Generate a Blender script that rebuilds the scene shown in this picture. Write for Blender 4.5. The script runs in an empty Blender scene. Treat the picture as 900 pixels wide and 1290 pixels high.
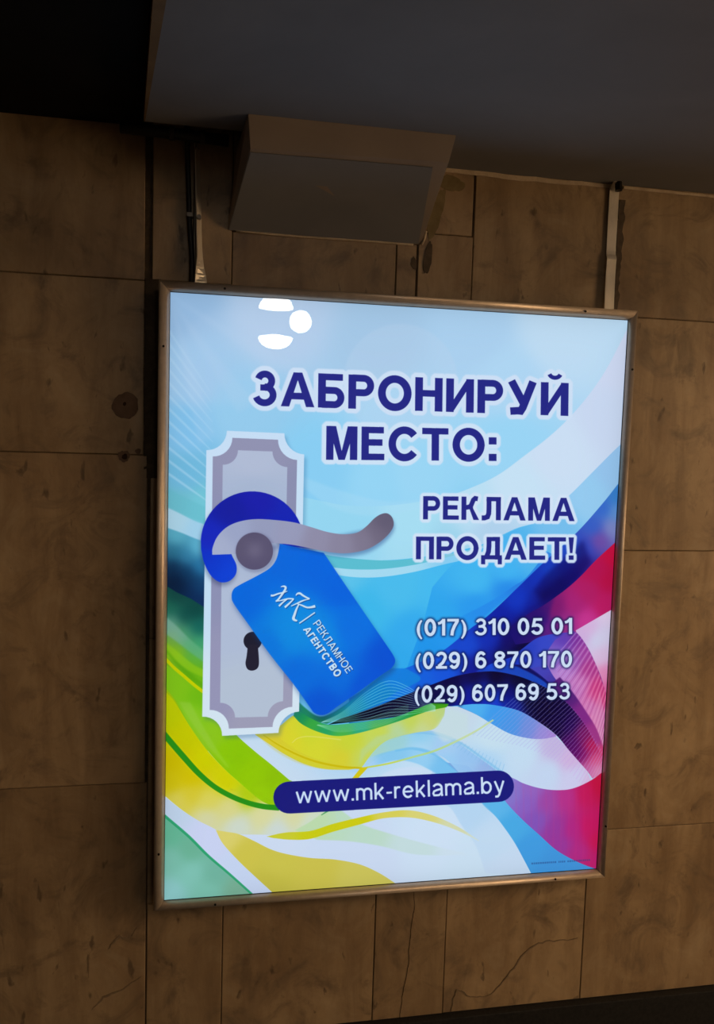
import bpy, bmesh, math, random
import numpy as np
from mathutils import Vector, Matrix

# ------------------------------------------------------------------ camera, world, light, exposure
sc = bpy.context.scene
C = sc.collection
sc.view_settings.view_transform = 'Standard'
sc.view_settings.look = 'None'
sc.view_settings.exposure = 0.0
sc.view_settings.gamma = 1.0
sc.view_settings.use_curve_mapping = False

cd = bpy.data.cameras.new('camera')
cam = bpy.data.objects.new('camera', cd)
C.objects.link(cam)
sc.camera = cam
cd.sensor_fit = 'VERTICAL'
cd.sensor_height = 24.0
cd.lens = 24.0 * 1031.57 / 1290.0
cd.clip_start = 0.05
R_, U_, F_ = (Vector((0.98242346, -0.18424791, 0.02994738)), Vector((-0.01335496, 0.09064516, 0.9957937)),
              Vector((0.18618749, 0.97869105, -0.08659131)))
mw = Matrix((R_, U_, -F_)).transposed().to_4x4()
mw.translation = Vector((-0.495347, -2.061261, 0.406169))
cam.matrix_world = mw

world = bpy.data.worlds.new('world')
sc.world = world
world.use_nodes = True
world.node_tree.nodes['Background'].inputs[0].default_value = (0.9, 0.75, 0.6, 1)
world.node_tree.nodes['Background'].inputs[1].default_value = 0.006

LAMP_WARM = (1.0, 0.67, 0.37)
PANELS = [  # fluorescent fixtures of the hall: x, y, z, width, depth, strength
    (1.35, -3.3, 1.62, 1.20, 0.30, 19.0),
    (2.7, -2.6, 1.62, 1.20, 0.30, 19.0),
    (-1.2, -4.2, 1.74, 1.20, 0.30, 1.0),
]
SIDE_LIGHT = (3.385, -2.6, -1.3, -0.5, 0.95, 7.0)   # added unseen soft light on the right wall: x, y0, y1, z0, z1, strength

# ------------------------------------------------------------------ helpers
def link_mesh(name, bm, mat=None, parent=None, smooth=False):
    me = bpy.data.meshes.new(name)
    bm.normal_update()
    bm.to_mesh(me); bm.free()
    if smooth:
        for p in me.polygons: p.use_smooth = True
    o = bpy.data.objects.new(name, me)
    C.objects.link(o)
    if mat: me.materials.append(mat)
    if parent is not None: o.parent = parent
    return o

def empty(name, loc=(0, 0, 0)):
    o = bpy.data.objects.new(name, None)
    o.empty_display_size = 0.05
    o.location = loc
    C.objects.link(o)
    return o

def tag(o, label, cat, group=None):
    o['label'] = label; o['category'] = cat
    if group: o['group'] = group
    return o

def struct(o, label=None):
    o['kind'] = 'structure'
    if label: o['label'] = label
    return o

def child(o, parent):      # parent stands at parent.location, child meshes are in world coordinates
    o.parent = parent
    o.matrix_parent_inverse = Matrix.Translation(-Vector(parent.location))
    return o

def box(bm, x0, x1, y0, y1, z0, z1):
    v = [bm.verts.new((x, y, z)) for x in (x0, x1) for y in (y0, y1) for z in (z0, z1)]
    for f in ((0, 1, 3, 2), (4, 6, 7, 5), (0, 4, 5, 1), (2, 3, 7, 6), (0, 2, 6, 4), (1, 5, 7, 3)):
        bm.faces.new([v[i] for i in f])
    return v

def bevel_box(x0, x1, y0, y1, z0, z1, b=0.002, seg=2):
    bm = bmesh.new(); box(bm, x0, x1, y0, y1, z0, z1)
    bmesh.ops.recalc_face_normals(bm, faces=bm.faces)
    bmesh.ops.bevel(bm, geom=bm.edges[:], offset=b, segments=seg, profile=0.6, affect='EDGES')
    return bm

def prism(pts, axis_vec):   # pts: polygon in 3D, extruded by axis_vec
    bm = bmesh.new()
    a = [bm.verts.new(p) for p in pts]
    b = [bm.verts.new(Vector(p) + Vector(axis_vec)) for p in pts]
    n = len(pts)
    bm.faces.new(a); bm.faces.new(list(reversed(b)))
    for i in range(n): bm.faces.new((a[i], b[i], b[(i + 1) % n], a[(i + 1) % n]))
    bmesh.ops.recalc_face_normals(bm, faces=bm.faces)
    return bm

def tube(pts, r, seg=10, radii=None):
    bm = bmesh.new()
    pts = [Vector(p) for p in pts]
    rings = []
    ref = Vector((0.13, 0.9, 0.2)).normalized()
    for i, p in enumerate(pts):
        t = (pts[min(i + 1, len(pts) - 1)] - pts[max(i - 1, 0)]).normalized()
        a = t.cross(ref).normalized(); b = t.cross(a).normalized()
        rr = radii[i] if radii else r
        rings.append([bm.verts.new(p + a * rr * math.cos(2 * math.pi * k / seg) + b * rr * math.sin(2 * math.pi * k / seg)) for k in range(seg)])
    for i in range(len(rings) - 1):
        for k in range(seg):
            bm.faces.new((rings[i][k], rings[i][(k + 1) % seg], rings[i + 1][(k + 1) % seg], rings[i + 1][k]))
    bm.faces.new(list(reversed(rings[0]))); bm.faces.new(rings[-1])
    bmesh.ops.recalc_face_normals(bm, faces=bm.faces)
    return bm

def cr(pts, n=8):           # Catmull-Rom through points
    P = [np.array(p, float) for p in pts]
    P = [2 * P[0] - P[1]] + P + [2 * P[-1] - P[-2]]
    out = []
    for i in range(1, len(P) - 2):
        a, b, c, d = P[i - 1:i + 3]
        for k in range(n):
            t = k / n
            out.append(0.5 * (2 * b + (c - a) * t + (2 * a - 5 * b + 4 * c - d) * t * t + (3 * b - a - 3 * c + d) * t ** 3))
    out.append(P[-2])
    return [tuple(q) for q in out]

# ------------------------------------------------------------------ node materials
def new_mat(name):
    m = bpy.data.materials.new(name); m.use_nodes = True
    nt = m.node_tree
    return m, nt, nt.nodes['Principled BSDF']

def N(nt, typ, **kw):
    n = nt.nodes.new(typ)
    for k, v in kw.items():
        if k in n.inputs.keys(): n.inputs[k].default_value = v
        else: setattr(n, k, v)
    return n

def mixc(nt, fac, a, b, mode='MIX'):
    n = nt.nodes.new('ShaderNodeMix'); n.data_type = 'RGBA'; n.blend_type = mode
    for sock, val in ((n.inputs[0], fac), (n.inputs[6], a), (n.inputs[7], b)):
        if isinstance(val, bpy.types.NodeSocket): nt.links.new(val, sock)
        elif isinstance(val, (int, float)): sock.default_value = val
        else: sock.default_value = (*val, 1)
    return n.outputs[2]

def ramp(nt, src, p0, p1, v0=0.0, v1=1.0):
    n = nt.nodes.new('ShaderNodeMapRange'); n.clamp = True
    n.inputs['From Min'].default_value = p0; n.inputs['From Max'].default_value = p1
    n.inputs['To Min'].default_value = v0; n.inputs['To Max'].default_value = v1
    nt.links.new(src, n.inputs['Value'])
    return n.outputs[0]

def coords(nt, scale=(1, 1, 1), rot=(0, 0, 0), rnd=True):
    tc = nt.nodes.new('ShaderNodeTexCoord'); mp = nt.nodes.new('ShaderNodeMapping')
    mp.inputs['Scale'].default_value = scale; mp.inputs['Rotation'].default_value = rot
    nt.links.new(tc.outputs['Object'], mp.inputs['Vector'])
    if rnd:
        oi = nt.nodes.new('ShaderNodeObjectInfo'); ml = nt.nodes.new('ShaderNodeVectorMath'); ml.operation = 'SCALE'
        cx = nt.nodes.new('ShaderNodeCombineXYZ')
        for i in range(3): nt.links.new(oi.outputs['Random'], cx.inputs[i])
        nt.links.new(cx.outputs[0], ml.inputs[0]); ml.inputs['Scale'].default_value = 37.0
        nt.links.new(ml.outputs[0], mp.inputs['Location'])
    return mp.outputs[0]

def noise(nt, vec, scale, detail=4, rough=0.55, dist=0.0):
    n = nt.nodes.new('ShaderNodeTexNoise')
    n.inputs['Scale'].default_value = scale; n.inputs['Detail'].default_value = detail
    n.inputs['Roughness'].default_value = rough; n.inputs['Distortion'].default_value = dist
    nt.links.new(vec, n.inputs['Vector'])
    return n.outputs[0]

def bump(nt, bsdf, src, dist=0.001, strength=0.5):
    b = nt.nodes.new('ShaderNodeBump'); b.inputs['Distance'].default_value = dist; b.inputs['Strength'].default_value = strength
    nt.links.new(src, b.inputs['Height']); nt.links.new(b.outputs[0], bsdf.inputs['Normal'])

def marble_mat():
    m, nt, b = new_mat('aged_marble')
    v = coords(nt)
    vs = coords(nt, (6.0, 1.0, 1.1), (0, 0.06, 0))
    cloud = noise(nt, v, 2.3, 5, 0.6, 0.6)
    streak = noise(nt, vs, 2.2, 5, 0.62, 0.5)
    fine = noise(nt, v, 30, 8, 0.75)
    blot = noise(nt, v, 7.5, 6, 0.65, 1.2)
    spots = noise(nt, coords(nt, (1.3, 1, 0.6)), 24, 3, 0.5, 0.3)
    vein = noise(nt, coords(nt, (1, 1, 0.7), (0, 0.5, 0)), 2.6, 4, 0.6, 1.8)
    c = mixc(nt, ramp(nt, cloud, 0.3, 0.72), (0.30, 0.195, 0.102), (0.46, 0.325, 0.185))
    c = mixc(nt, ramp(nt, streak, 0.40, 0.74, 0, 0.85), c, (0.17, 0.10, 0.05))
    c = mixc(nt, ramp(nt, blot, 0.50, 0.70, 0, 0.85), c, (0.14, 0.095, 0.06))
    c = mixc(nt, ramp(nt, blot, 0.45, 0.2, 0, 0.4), c, (0.52, 0.42, 0.28))
    # thin veins: where the noise crosses its middle value
    a = nt.nodes.new('ShaderNodeMath'); a.operation = 'SUBTRACT'; nt.links.new(vein, a.inputs[0]); a.inputs[1].default_value = 0.5
    a2 = nt.nodes.new('ShaderNodeMath'); a2.operation = 'ABSOLUTE'; nt.links.new(a.outputs[0], a2.inputs[0])
    mm = nt.nodes.new('ShaderNodeMath'); mm.operation = 'MULTIPLY'
    nt.links.new(ramp(nt, a2.outputs[0], 0.035, 0.0, 0, 0.32), mm.inputs[0]); nt.links.new(ramp(nt, blot, 0.42, 0.62), mm.inputs[1])
    c = mixc(nt, mm.outputs[0], c, (0.11, 0.07, 0.045))
    c = mixc(nt, ramp(nt, spots, 0.66, 0.72, 0, 0.8), c, (0.07, 0.045, 0.028))
    c = mixc(nt, ramp(nt, fine, 0.3, 0.7, 0.0, 0.45), c, (0.27, 0.19, 0.115))
    oi = nt.nodes.new('ShaderNodeObjectInfo')
    br = nt.nodes.new('ShaderNodeHueSaturation')
    nt.links.new(ramp(nt, oi.outputs['Random'], 0, 1, 0.84, 1.10), br.inputs['Value']); nt.links.new(c, br.inputs['Color'])
    nt.links.new(br.outputs[0], b.inputs['Base Color'])
    nt.links.new(ramp(nt, fine, 0.3, 0.75, 0.34, 0.55), b.inputs['Roughness'])
    b.inputs['Specular IOR Level'].default_value = 0.35
    bump(nt, b, fine, 0.0012, 0.5)
    return m

def rough_mat(name, c0, c1, scale=8, rough=0.85, bumpd=0.002, spec=0.25, rnd=False):
    m, nt, b = new_mat(name)
    v = coords(nt, rnd=rnd)
    n1 = noise(nt, v, scale, 6, 0.6, 0.4)
    nt.links.new(mixc(nt, ramp(nt, n1, 0.3, 0.7), c0, c1), b.inputs['Base Color'])
    b.inputs['Roughness'].default_value = rough
    b.inputs['Specular IOR Level'].default_value = spec
    bump(nt, b, noise(nt, v, scale * 5, 5, 0.6), bumpd, 0.5)
    return m

def metal_mat(name, col, rough=0.35, scale=(1, 1, 1), metallic=1.0):
    m, nt, b = new_mat(name)
    v = coords(nt, scale)
    n1 = noise(nt, v, 60, 4, 0.6)
    nt.links.new(mixc(nt, ramp(nt, n1, 0.3, 0.7), tuple(x * 0.85 for x in col), col), b.inputs['Base Color'])
    b.inputs['Metallic'].default_value = metallic
    nt.links.new(ramp(nt, n1, 0.3, 0.7, rough * 0.85, rough * 1.15), b.inputs['Roughness'])
    return m

M = {}
M['marble'] = marble_mat()
M['mortar'] = rough_mat('dark_joint_mortar', (0.06, 0.043, 0.028), (0.13, 0.092, 0.058), 30, 0.95, 0.004)
M['mortar_shade'] = rough_mat('mortar_with_shade', (0.04, 0.029, 0.019), (0.085, 0.06, 0.038), 30, 0.95, 0.004)  # mortar colour darkened to hold the shade beside the light box
M['bead'] = rough_mat('pale_mortar', (0.42, 0.32, 0.22), (0.60, 0.48, 0.34), 40, 0.9, 0.003)
M['patch'] = rough_mat('brown_filler', (0.10, 0.062, 0.042), (0.16, 0.10, 0.068), 25, 0.8, 0.002)
M['ochre'] = rough_mat('ochre_filler', (0.15, 0.11, 0.05), (0.25, 0.19, 0.095), 18, 0.85, 0.002)
M['grime'] = rough_mat('dark_glue_trace', (0.06, 0.042, 0.028), (0.12, 0.085, 0.055), 30, 0.8, 0.002)
M['soffit'] = rough_mat('painted_soffit', (0.165, 0.162, 0.168), (0.20, 0.196, 0.202), 3, 0.75, 0.001)
M['dark_ceiling'] = rough_mat('unlit_dark_ceiling', (0.006, 0.006, 0.005), (0.014, 0.012, 0.010), 4, 0.95, 0.002, 0.1)  # near-black colour stands in for the unlit ceiling and void
M['wood_edge'] = rough_mat('brown_edge_board', (0.13, 0.075, 0.03), (0.2, 0.12, 0.05), 9, 0.7, 0.001)
M['casing'] = rough_mat('painted_board', (0.235, 0.185, 0.15), (0.29, 0.23, 0.185), 5, 0.7, 0.001)
M['granite'] = rough_mat('black_granite', (0.008, 0.008, 0.009), (0.022, 0.021, 0.02), 120, 0.6, 0.0004, 0.25)
M['floor'] = rough_mat('grey_floor_tile', (0.05, 0.045, 0.04), (0.09, 0.08, 0.07), 20, 0.4, 0.001)
M['hall'] = rough_mat('hall_plaster', (0.10, 0.08, 0.06), (0.15, 0.12, 0.09), 3, 0.8, 0.002)
M['rail'] = metal_mat('anodised_bronze_aluminium', (0.60, 0.48, 0.37), 0.37, (1, 1, 1), 0.4)
M['housing'] = rough_mat('dark_sheet_metal', (0.035, 0.028, 0.022), (0.055, 0.045, 0.035), 10, 0.5, 0.0003, 0.4)
M['screw'] = metal_mat('dark_screw', (0.03, 0.025, 0.02), 0.5)
M['zinc'] = metal_mat('galvanised_steel', (0.82, 0.74, 0.62), 0.42, (1, 1, 0.4), 0.45)
M['dull_zinc'] = metal_mat('dull_steel', (0.20, 0.17, 0.14), 0.45, (1, 1, 0.4), 0.8)
M['cable'] = rough_mat('black_cable_rubber', (0.008, 0.007, 0.006), (0.015, 0.013, 0.011), 20, 0.45, 0.0002, 0.4)
M['gasket_shade'] = rough_mat('black_gasket_shade', (0.006, 0.006, 0.007), (0.012, 0.012, 0.013), 20, 0.6, 0.0002)
M['crack'] = rough_mat('crack_shadow', (0.02, 0.013, 0.009), (0.05, 0.03, 0.02), 40, 0.95, 0.001, 0.1)
M['vein'] = rough_mat('brown_vein', (0.16, 0.11, 0.07), (0.27, 0.195, 0.12), 60, 0.5, 0.0005, 0.3)

def emit_mat(name, col, strength):
    m, nt, b = new_mat(name)
    b.inputs['Base Color'].default_value = (0.8, 0.8, 0.78, 1)
    b.inputs['Emission Color'].default_value = (*col, 1)
    b.inputs['Emission Strength'].default_value = strength
    return m

# ================================================================== SETTING
rng = random.Random(11)
ZC, ZB, ZF = 1.098, -1.175, -1.35      # soffit, top of skirting, floor
HALL_Z = 1.80

wall = struct(empty('wall_back', (0, 0, ZF)), 'wall clad in stained beige-brown marble slabs')
bm = bmesh.new(); box(bm, -3.2, 3.4, 0.0045, 0.20, ZF, HALL_Z + 0.1)
child(link_mesh('mortar_bed', bm, M['mortar']), wall)

def slab(x0, x1, z0, z1, g=0.0010, off=None):
    off = rng.uniform(-0.0012, 0.0012) if off is None else off
    bm = bmesh.new()
    b = 0.0016; yf = off
    x0 += g; x1 -= g; z0 += g; z1 -= g
    j = [rng.uniform(-0.0008, 0.0008) for _ in range(4)]
    back = [bm.verts.new((x, 0.02, z)) for x, z in ((x0, z0), (x1, z0), (x1, z1), (x0, z1))]
    mid = [bm.verts.new((x, yf + b, z)) for x, z in ((x0, z0), (x1, z0), (x1, z1), (x0, z1))]
    fr = [bm.verts.new((x, yf + jj * 0.3, z)) for (x, z), jj in zip(((x0 + b, z0 + b), (x1 - b, z0 + b), (x1 - b, z1 - b), (x0 + b, z1 - b)), j)]
    for A, B in ((back, mid), (mid, fr)):
        for i in range(4): bm.faces.new((A[i], A[(i + 1) % 4], B[(i + 1) % 4], B[i]))
    bm.faces.new(fr)
    bmesh.ops.recalc_face_normals(bm, faces=bm.faces)
    return child(link_mesh('marble_slab', bm, M['marble']), wall)

XL, XLr = -0.637, -0.621            # the wide left joint
rows_l = [(0.773, 1.22), (0.356, 0.773), (-0.47, 0.356), (ZB, -0.47)]
for xa, xb in ((-3.15, -2.55), (-2.55, -1.62), (-1.62, XL)):
    for k, (z0, z1) in enumerate(rows_l): slab(xa, {XL: (XL, XL, -0.6275, -0.6225)[k]}.get(xb, xb), z0, z1)
mid_cols = [(XLr, -0.428), (-0.428, -0.0195), (-0.0195, 0.181), (0.181, 0.592)]
for xa, xb in mid_cols:
    slab(xa, xb, ZB, -0.79)
    slab(xa, xb, -0.79, -0.10); slab(xa, xb, -0.10, 0.60 if xa > -0.5 else 0.775)
# above the light box the layout is more broken up
slab(XLr, -0.432, 0.775, 1.22)
slab(-0.432, -0.022, 0.60, 0.905); slab(-0.432, 0.05, 0.905, 1.22)
slab(-0.022, 0.031, 0.60, 0.905)
slab(0.034, 0.179, 0.60, 0.935); slab(0.05, 0.175, 0.935, 1.22)
slab(0.179, 0.567, 0.60, 1.22)
rows_r = [(0.759, 1.22), (0.127, 0.759), (-0.672, 0.127), (ZB, -0.672)]
for k, (z0, z1) in enumerate(rows_r):
    slab(0.570 if k == 0 else 0.592, 1.45, z0, z1)
    slab(1.45, 2.4, z0, z1); slab(2.4, 3.35, z0, z1)

# rough mortar standing in the wide joint left of the light box, and a painted shade strip
def ragged_strip(x0, x1, z0, z1, y, th, step=0.012, jx=0.003, jy=0.0012, seed=1, slant=0.0):
    r = random.Random(seed)
    bm = bmesh.new()
    n = max(2, int(abs(z1 - z0) / step)); rows = []
    for i in range(n + 1):
        z = z0 + (z1 - z0) * i / n
        s = slant * (z - z0)
        a = x0 + s + r.uniform(-jx, jx); b = x1 + s + r.uniform(-jx, jx)
        rows.append([bm.verts.new(c) for c in ((a, y + th, z), (a + 0.001, y + r.uniform(-jy, jy), z), (b - 0.001, y + r.uniform(-jy, jy), z), (b, y + th, z))])
    for i in range(n):
        for k in range(3):
            bm.faces.new((rows[i][k], rows[i][k + 1], rows[i + 1][k + 1], rows[i + 1][k]))
    bmesh.ops.recalc_face_normals(bm, faces=bm.faces)
    for f in bm.faces:
        pass
    return bm
child(link_mesh('joint_mortar_and_shade', ragged_strip(XL - 0.001, XLr + 0.001, -0.47, 1.20, 0.0032, 0.008, seed=4), M['mortar_shade']), wall)
child(link_mesh('joint_mortar_and_shade', ragged_strip(XL + 0.0005, -0.598, 0.30, 0.778, -0.0012, 0.004, jx=0.0012, seed=14), M['mortar_shade']), wall)  # dark strip paints the shade along the light box's left edge
# glue trace beside the right strap, ochre and dark filler beside the boxed beam end
child(link_mesh('glue_trace', ragged_strip(0.572, 0.590, 0.775, 1.06, -0.0018, 0.003, 0.010, 0.0035, 0.0003, 7, 0.012), M['grime']), wall)

def blob(name, cx, cz, rx, rz, mat, seed, y=-0.0022, n=26, irr=0.16, tilt=0.0, th=0.004):
    r = random.Random(seed)
    ph = [r.uniform(0, 6.28) for _ in range(4)]
    bm = bmesh.new(); ring = []; base = []
    for k in range(n):
        t = 2 * math.pi * k / n
        q = 1 + irr * (0.6 * math.sin(2 * t + ph[0]) + 0.4 * math.sin(3 * t + ph[1]) + 0.3 * math.sin(7 * t + ph[2]) + 0.25 * math.sin(11 * t + ph[3]))
        x, z = rx * q * math.cos(t), rz * q * math.sin(t)
        x, z = x * math.cos(tilt) - z * math.sin(tilt), x * math.sin(tilt) + z * math.cos(tilt)
        ring.append(bm.verts.new((cx + x * 0.96, y, cz + z * 0.96))); base.append(bm.verts.new((cx + x, y + th, cz + z)))
    bm.faces.new(ring)
    for k in range(n): bm.faces.new((ring[k], base[k], base[(k + 1) % n], ring[(k + 1) % n]))
    bmesh.ops.recalc_face_normals(bm, faces=bm.faces)
    return child(link_mesh(name, bm, mat), wall)
blob('filler_patch', 0.077, 0.985, 0.018, 0.062, M['ochre'], 5, tilt=-0.28)
blob('filler_patch', 0.115, 1.062, 0.034, 0.020, M['ochre'], 9)
blob('filler_patch', 0.060, 0.873, 0.010, 0.045, M['grime'], 3, tilt=-0.12)
blob('filler_patch', 0.024, 0.858, 0.007, 0.018, M['grime'], 13, tilt=0.2)
# plugged anchor hole left of the light box and chips on the joint below it
blob('plug_patch', -0.680, 0.474, 0.030, 0.034, M['patch'], 21, irr=0.10)
blob('drill_hole', -0.682, 0.478, 0.0042, 0.0048, M['crack'], 2, y=-0.0028, th=0.001, n=14)
blob('chip', -0.683, 0.352, 0.013, 0.016, M['patch'], 8, irr=0.2)
blob('chip', -0.681, 0.351, 0.006, 0.008, M['crack'], 18, y=-0.0027, irr=0.2, th=0.001)
blob('chip', -0.650, 0.365, 0.008, 0.006, M['patch'], 6, irr=0.2)

def ribbon_on_wall(name, pts, ws, mat, y=-0.0018, seed=0, jit=0.0012):
    r = random.Random(seed)
    P = cr(pts, 6); bm = bmesh.new(); L = []; Rr = []; LB = []; RB = []
    for i, p in enumerate(P):
        a = P[max(i - 1, 0)]; b = P[min(i + 1, len(P) - 1)]
        t = Vector((b[0] - a[0], 0, b[1] - a[1])).normalized(); nrm = Vector((-t.z, 0, t.x))
        f = i / (len(P) - 1) * (len(ws) - 1); k = min(int(f), len(ws) - 2); w = ws[k] + (ws[k + 1] - ws[k]) * (f - k)
        c = Vector((p[0], y, p[1])) + nrm * r.uniform(-jit, jit)
        L.append(bm.verts.new(c + nrm * w / 2)); Rr.append(bm.verts.new(c - nrm * w / 2))
        LB.append(bm.verts.new(c + nrm * w / 2 + Vector((0, 0.003, 0)))); RB.append(bm.verts.new(c - nrm * w / 2 + Vector((0, 0.003, 0))))
    for i in range(len(P) - 1):
        for A, B in ((L, Rr), (LB, L), (Rr, RB)): bm.faces.new((A[i], B[i], B[i + 1], A[i + 1]))
    bmesh.ops.recalc_face_normals(bm, faces=bm.faces)
    return child(link_mesh(name, bm, mat), wall)
ribbon_on_wall('crack', [(0.085, -0.80), (0.089, -0.85), (0.084, -0.90), (0.078, -0.97), (0.078, -1.02), (0.066, -1.10), (0.058, -1.175)], [0.0006, 0.0014, 0.0016, 0.001], M['crack'], seed=4)
ribbon_on_wall('stain_vein', [(0.205, -1.17), (0.222, -1.11), (0.27, -1.135), (0.33, -1.125), (0.385, -1.06), (0.43, -1.005), (0.49, -0.99), (0.575, -0.99)], [0.001, 0.003, 0.0015, 0.003, 0.004, 0.003, 0.001], M['vein'], seed=9, jit=0.003)
ribbon_on_wall('stain_vein', [(-0.755, -1.065), (-0.72, -1.03), (-0.68, -1.015), (-0.635, -0.985)], [0.001, 0.006, 0.003, 0.001], M['vein'], seed=19, jit=0.003)
ribbon_on_wall('stain_vein', [(-0.715, -0.905), (-0.69, -0.875), (-0.66, -0.878), (-0.645, -0.850)], [0.001, 0.007, 0.004, 0.001], M['vein'], seed=29, jit=0.003)
# pale mortar bead where the wall meets the soffit
ribbon_on_wall('mortar_bead', [(0.09, 1.094), (0.3, 1.091), (0.55, 1.091)], [0.010, 0.012, 0.008], M['bead'], y=-0.004, seed=3, jit=0.0016)
ribbon_on_wall('mortar_bead', [(0.585, 1.091), (0.9, 1.089), (1.6, 1.09)], [0.007, 0.006, 0.006], M['bead'], y=-0.004, seed=5, jit=0.0012)

# skirting, floor
bm = bevel_box(-3.2, 3.4, -0.022, 0.02, ZF, ZB, 0.003)
struct(link_mesh('baseboard_back', bm, M['granite']), 'black granite skirting along the foot of the marble wall')
bm = bmesh.new(); box(bm, -3.2, 3.4, -6.6, 0.012, ZF - 0.1, ZF)
struct(link_mesh('floor', bm, M['floor']))

# ceilings: pale soffit over the light box, near-black ceiling to its left with its unlit darkness in the colour
SY = -1.28
sx_edge = lambda y: -0.631 + (y + 0.116) * (0.069 / -0.534)
bm = prism([(sx_edge(-0.116), -0.116, ZC), (sx_edge(SY), SY, ZC), (3.4, SY, ZC), (3.4, 0.004, ZC), (-0.40, 0.004, ZC), (-0.40, -0.116, ZC)], (0, 0, 0.40))
struct(link_mesh('ceiling', bm, M['soffit']), 'grey painted soffit above the light box')
bm = prism([(-0.634, -0.116, ZC + 0.0), (-0.631, -0.116, ZC), (sx_edge(SY), SY, ZC), (sx_edge(SY) - 0.042, SY, ZC)], (0, 0, 0.05))
struct(link_mesh('trim_1', bm, M['wood_edge']), 'brown edge strip along the left side of the grey soffit')
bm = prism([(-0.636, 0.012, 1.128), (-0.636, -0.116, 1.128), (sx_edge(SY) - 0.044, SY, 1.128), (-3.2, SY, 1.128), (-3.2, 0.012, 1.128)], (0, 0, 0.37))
struct(link_mesh('ceiling_side', bm, M['dark_ceiling']), 'ceiling left of the grey soffit, its unlit darkness put into the colour')
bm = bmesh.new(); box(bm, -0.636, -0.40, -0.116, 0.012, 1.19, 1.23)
struct(link_mesh('ceiling_gap', bm, M['dark_ceiling']), 'near-black panel standing in for the dark void between soffit and wall')
bm = bmesh.new(); box(bm, -3.2, 3.4, -6.6, SY, HALL_Z, HALL_Z + 0.1)
struct(link_mesh('ceiling_hall', bm, M['hall']))
bm = bmesh.new(); box(bm, -3.2, 3.4, -6.75, -6.6, ZF, HALL_Z + 0.1)
struct(link_mesh('wall_front', bm, M['hall']))
bm = bmesh.new(); box(bm, -3.35, -3.2, -6.75, 0.2, ZF, HALL_Z + 0.1)
struct(link_mesh('wall_left', bm, M['hall']))
bm = bmesh.new(); box(bm, 3.4, 3.55, -6.75, 0.2, ZF, HALL_Z + 0.1)
struct(link_mesh('wall_right', bm, M['hall']))

# ================================================================== BOXED CASING under the soffit
case = tag(empty('casing_box', (-0.19, -0.10, ZC)), 'brown painted boxed casing with sloping face under the grey soffit', 'box')
TL, TR = Vector((-0.409, -0.221, ZC)), Vector((0.056, -0.221, ZC))
FL, FR = Vector((-0.402, -0.196, 1.034)), Vector((0.048, -0.196, 1.046))
BL, BR = Vector((-0.443, -0.001, 0.905)), Vector((0.040, -0.001, 0.906))
CL, CR = Vector((-0.425, -0.001, ZC)), Vector((0.050, -0.001, ZC))
def plate(name, pts, th, mat, parent, b=0.0006):
    pts = [Vector(p) for p in pts]
    nrm = (pts[1] - pts[0]).cross(pts[2] - pts[0]).normalized()
    bm = prism(pts, nrm * -th)
    bmesh.ops.bevel(bm, geom=bm.edges[:], offset=b, segments=1, affect='EDGES')
    return child(link_mesh(name, bm, mat), parent)
plate('front_board', [TL, FL, FR, TR], 0.012, M['casing'], case)
plate('sloping_board', [FL, BL, BR, FR], 0.012, M['casing'], case)
plate('side_board', [TL, CL, BL, FL], 0.012, M['casing'], case)
plate('side_board', [TR, FR, BR, CR], 0.012, M['casing'], case)
# thin sheet fixed on the sloping board, its greyer colour painting the cooler light
def lerp(a, b, t): return a + (b - a) * t
def on_slope(u, v):
    return lerp(lerp(FL, FR, u), lerp(BL, BR, u), v)
nsl = (BL - FL).cross(FR - FL).normalized()
if nsl.z > 0: nsl = -nsl
q = [on_slope(0.004, 0.03) + nsl * 0.0002, on_slope(0.004, 0.985) + nsl * 0.0002, on_slope(0.985, 0.985) + nsl * 0.0002, on_slope(0.925, 0.06) + nsl * 0.0002]
sheet = prism(q, nsl * 0.003)
child(link_mesh('cover_sheet', sheet, M['soffit']), case)
bm = tube(cr([(BL.x + 0.02, -0.004, 0.9035), (-0.25, -0.004, 0.902), (-0.1, -0.004, 0.9035), (0.02, -0.004, 0.903)], 8), 0.0028, 6)
so = child(link_mesh('sealant_bead', bm, M['bead'], smooth=True), case); so['label'] = 'pale sealant line along the lower edge'
# soft ragged sealant at the right lower corner
bm = tube(cr([(0.041, -0.006, 0.905), (0.046, -0.012, 0.918), (0.047, -0.020, 0.935)], 5), 0.0035, 6)
child(link_mesh('sealant_bead', bm, M['bead'], smooth=True), case)

# ================================================================== PIPE AND CABLES at upper left
pipe = tag(empty('dark_pipe', (-0.6, -0.055, 1.135)), 'dark horizontal pipe running between the soffit end and the wall', 'pipe')
child(link_mesh('pipe_run', tube([(-0.69, -0.060, 1.100), (-0.60, -0.060, 1.099), (-0.445, -0.060, 1.093)], 0.013, 16), M['cable'], smooth=True), pipe)
for x in (-0.575, -0.505):
    child(link_mesh('clamp', tube([(x - 0.006, -0.060, 1.098 + (x + 0.575) * -0.04), (x + 0.006, -0.060, 1.098 + (x + 0.575) * -0.04)], 0.0155, 16), M['housing'], smooth=True), pipe)

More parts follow.
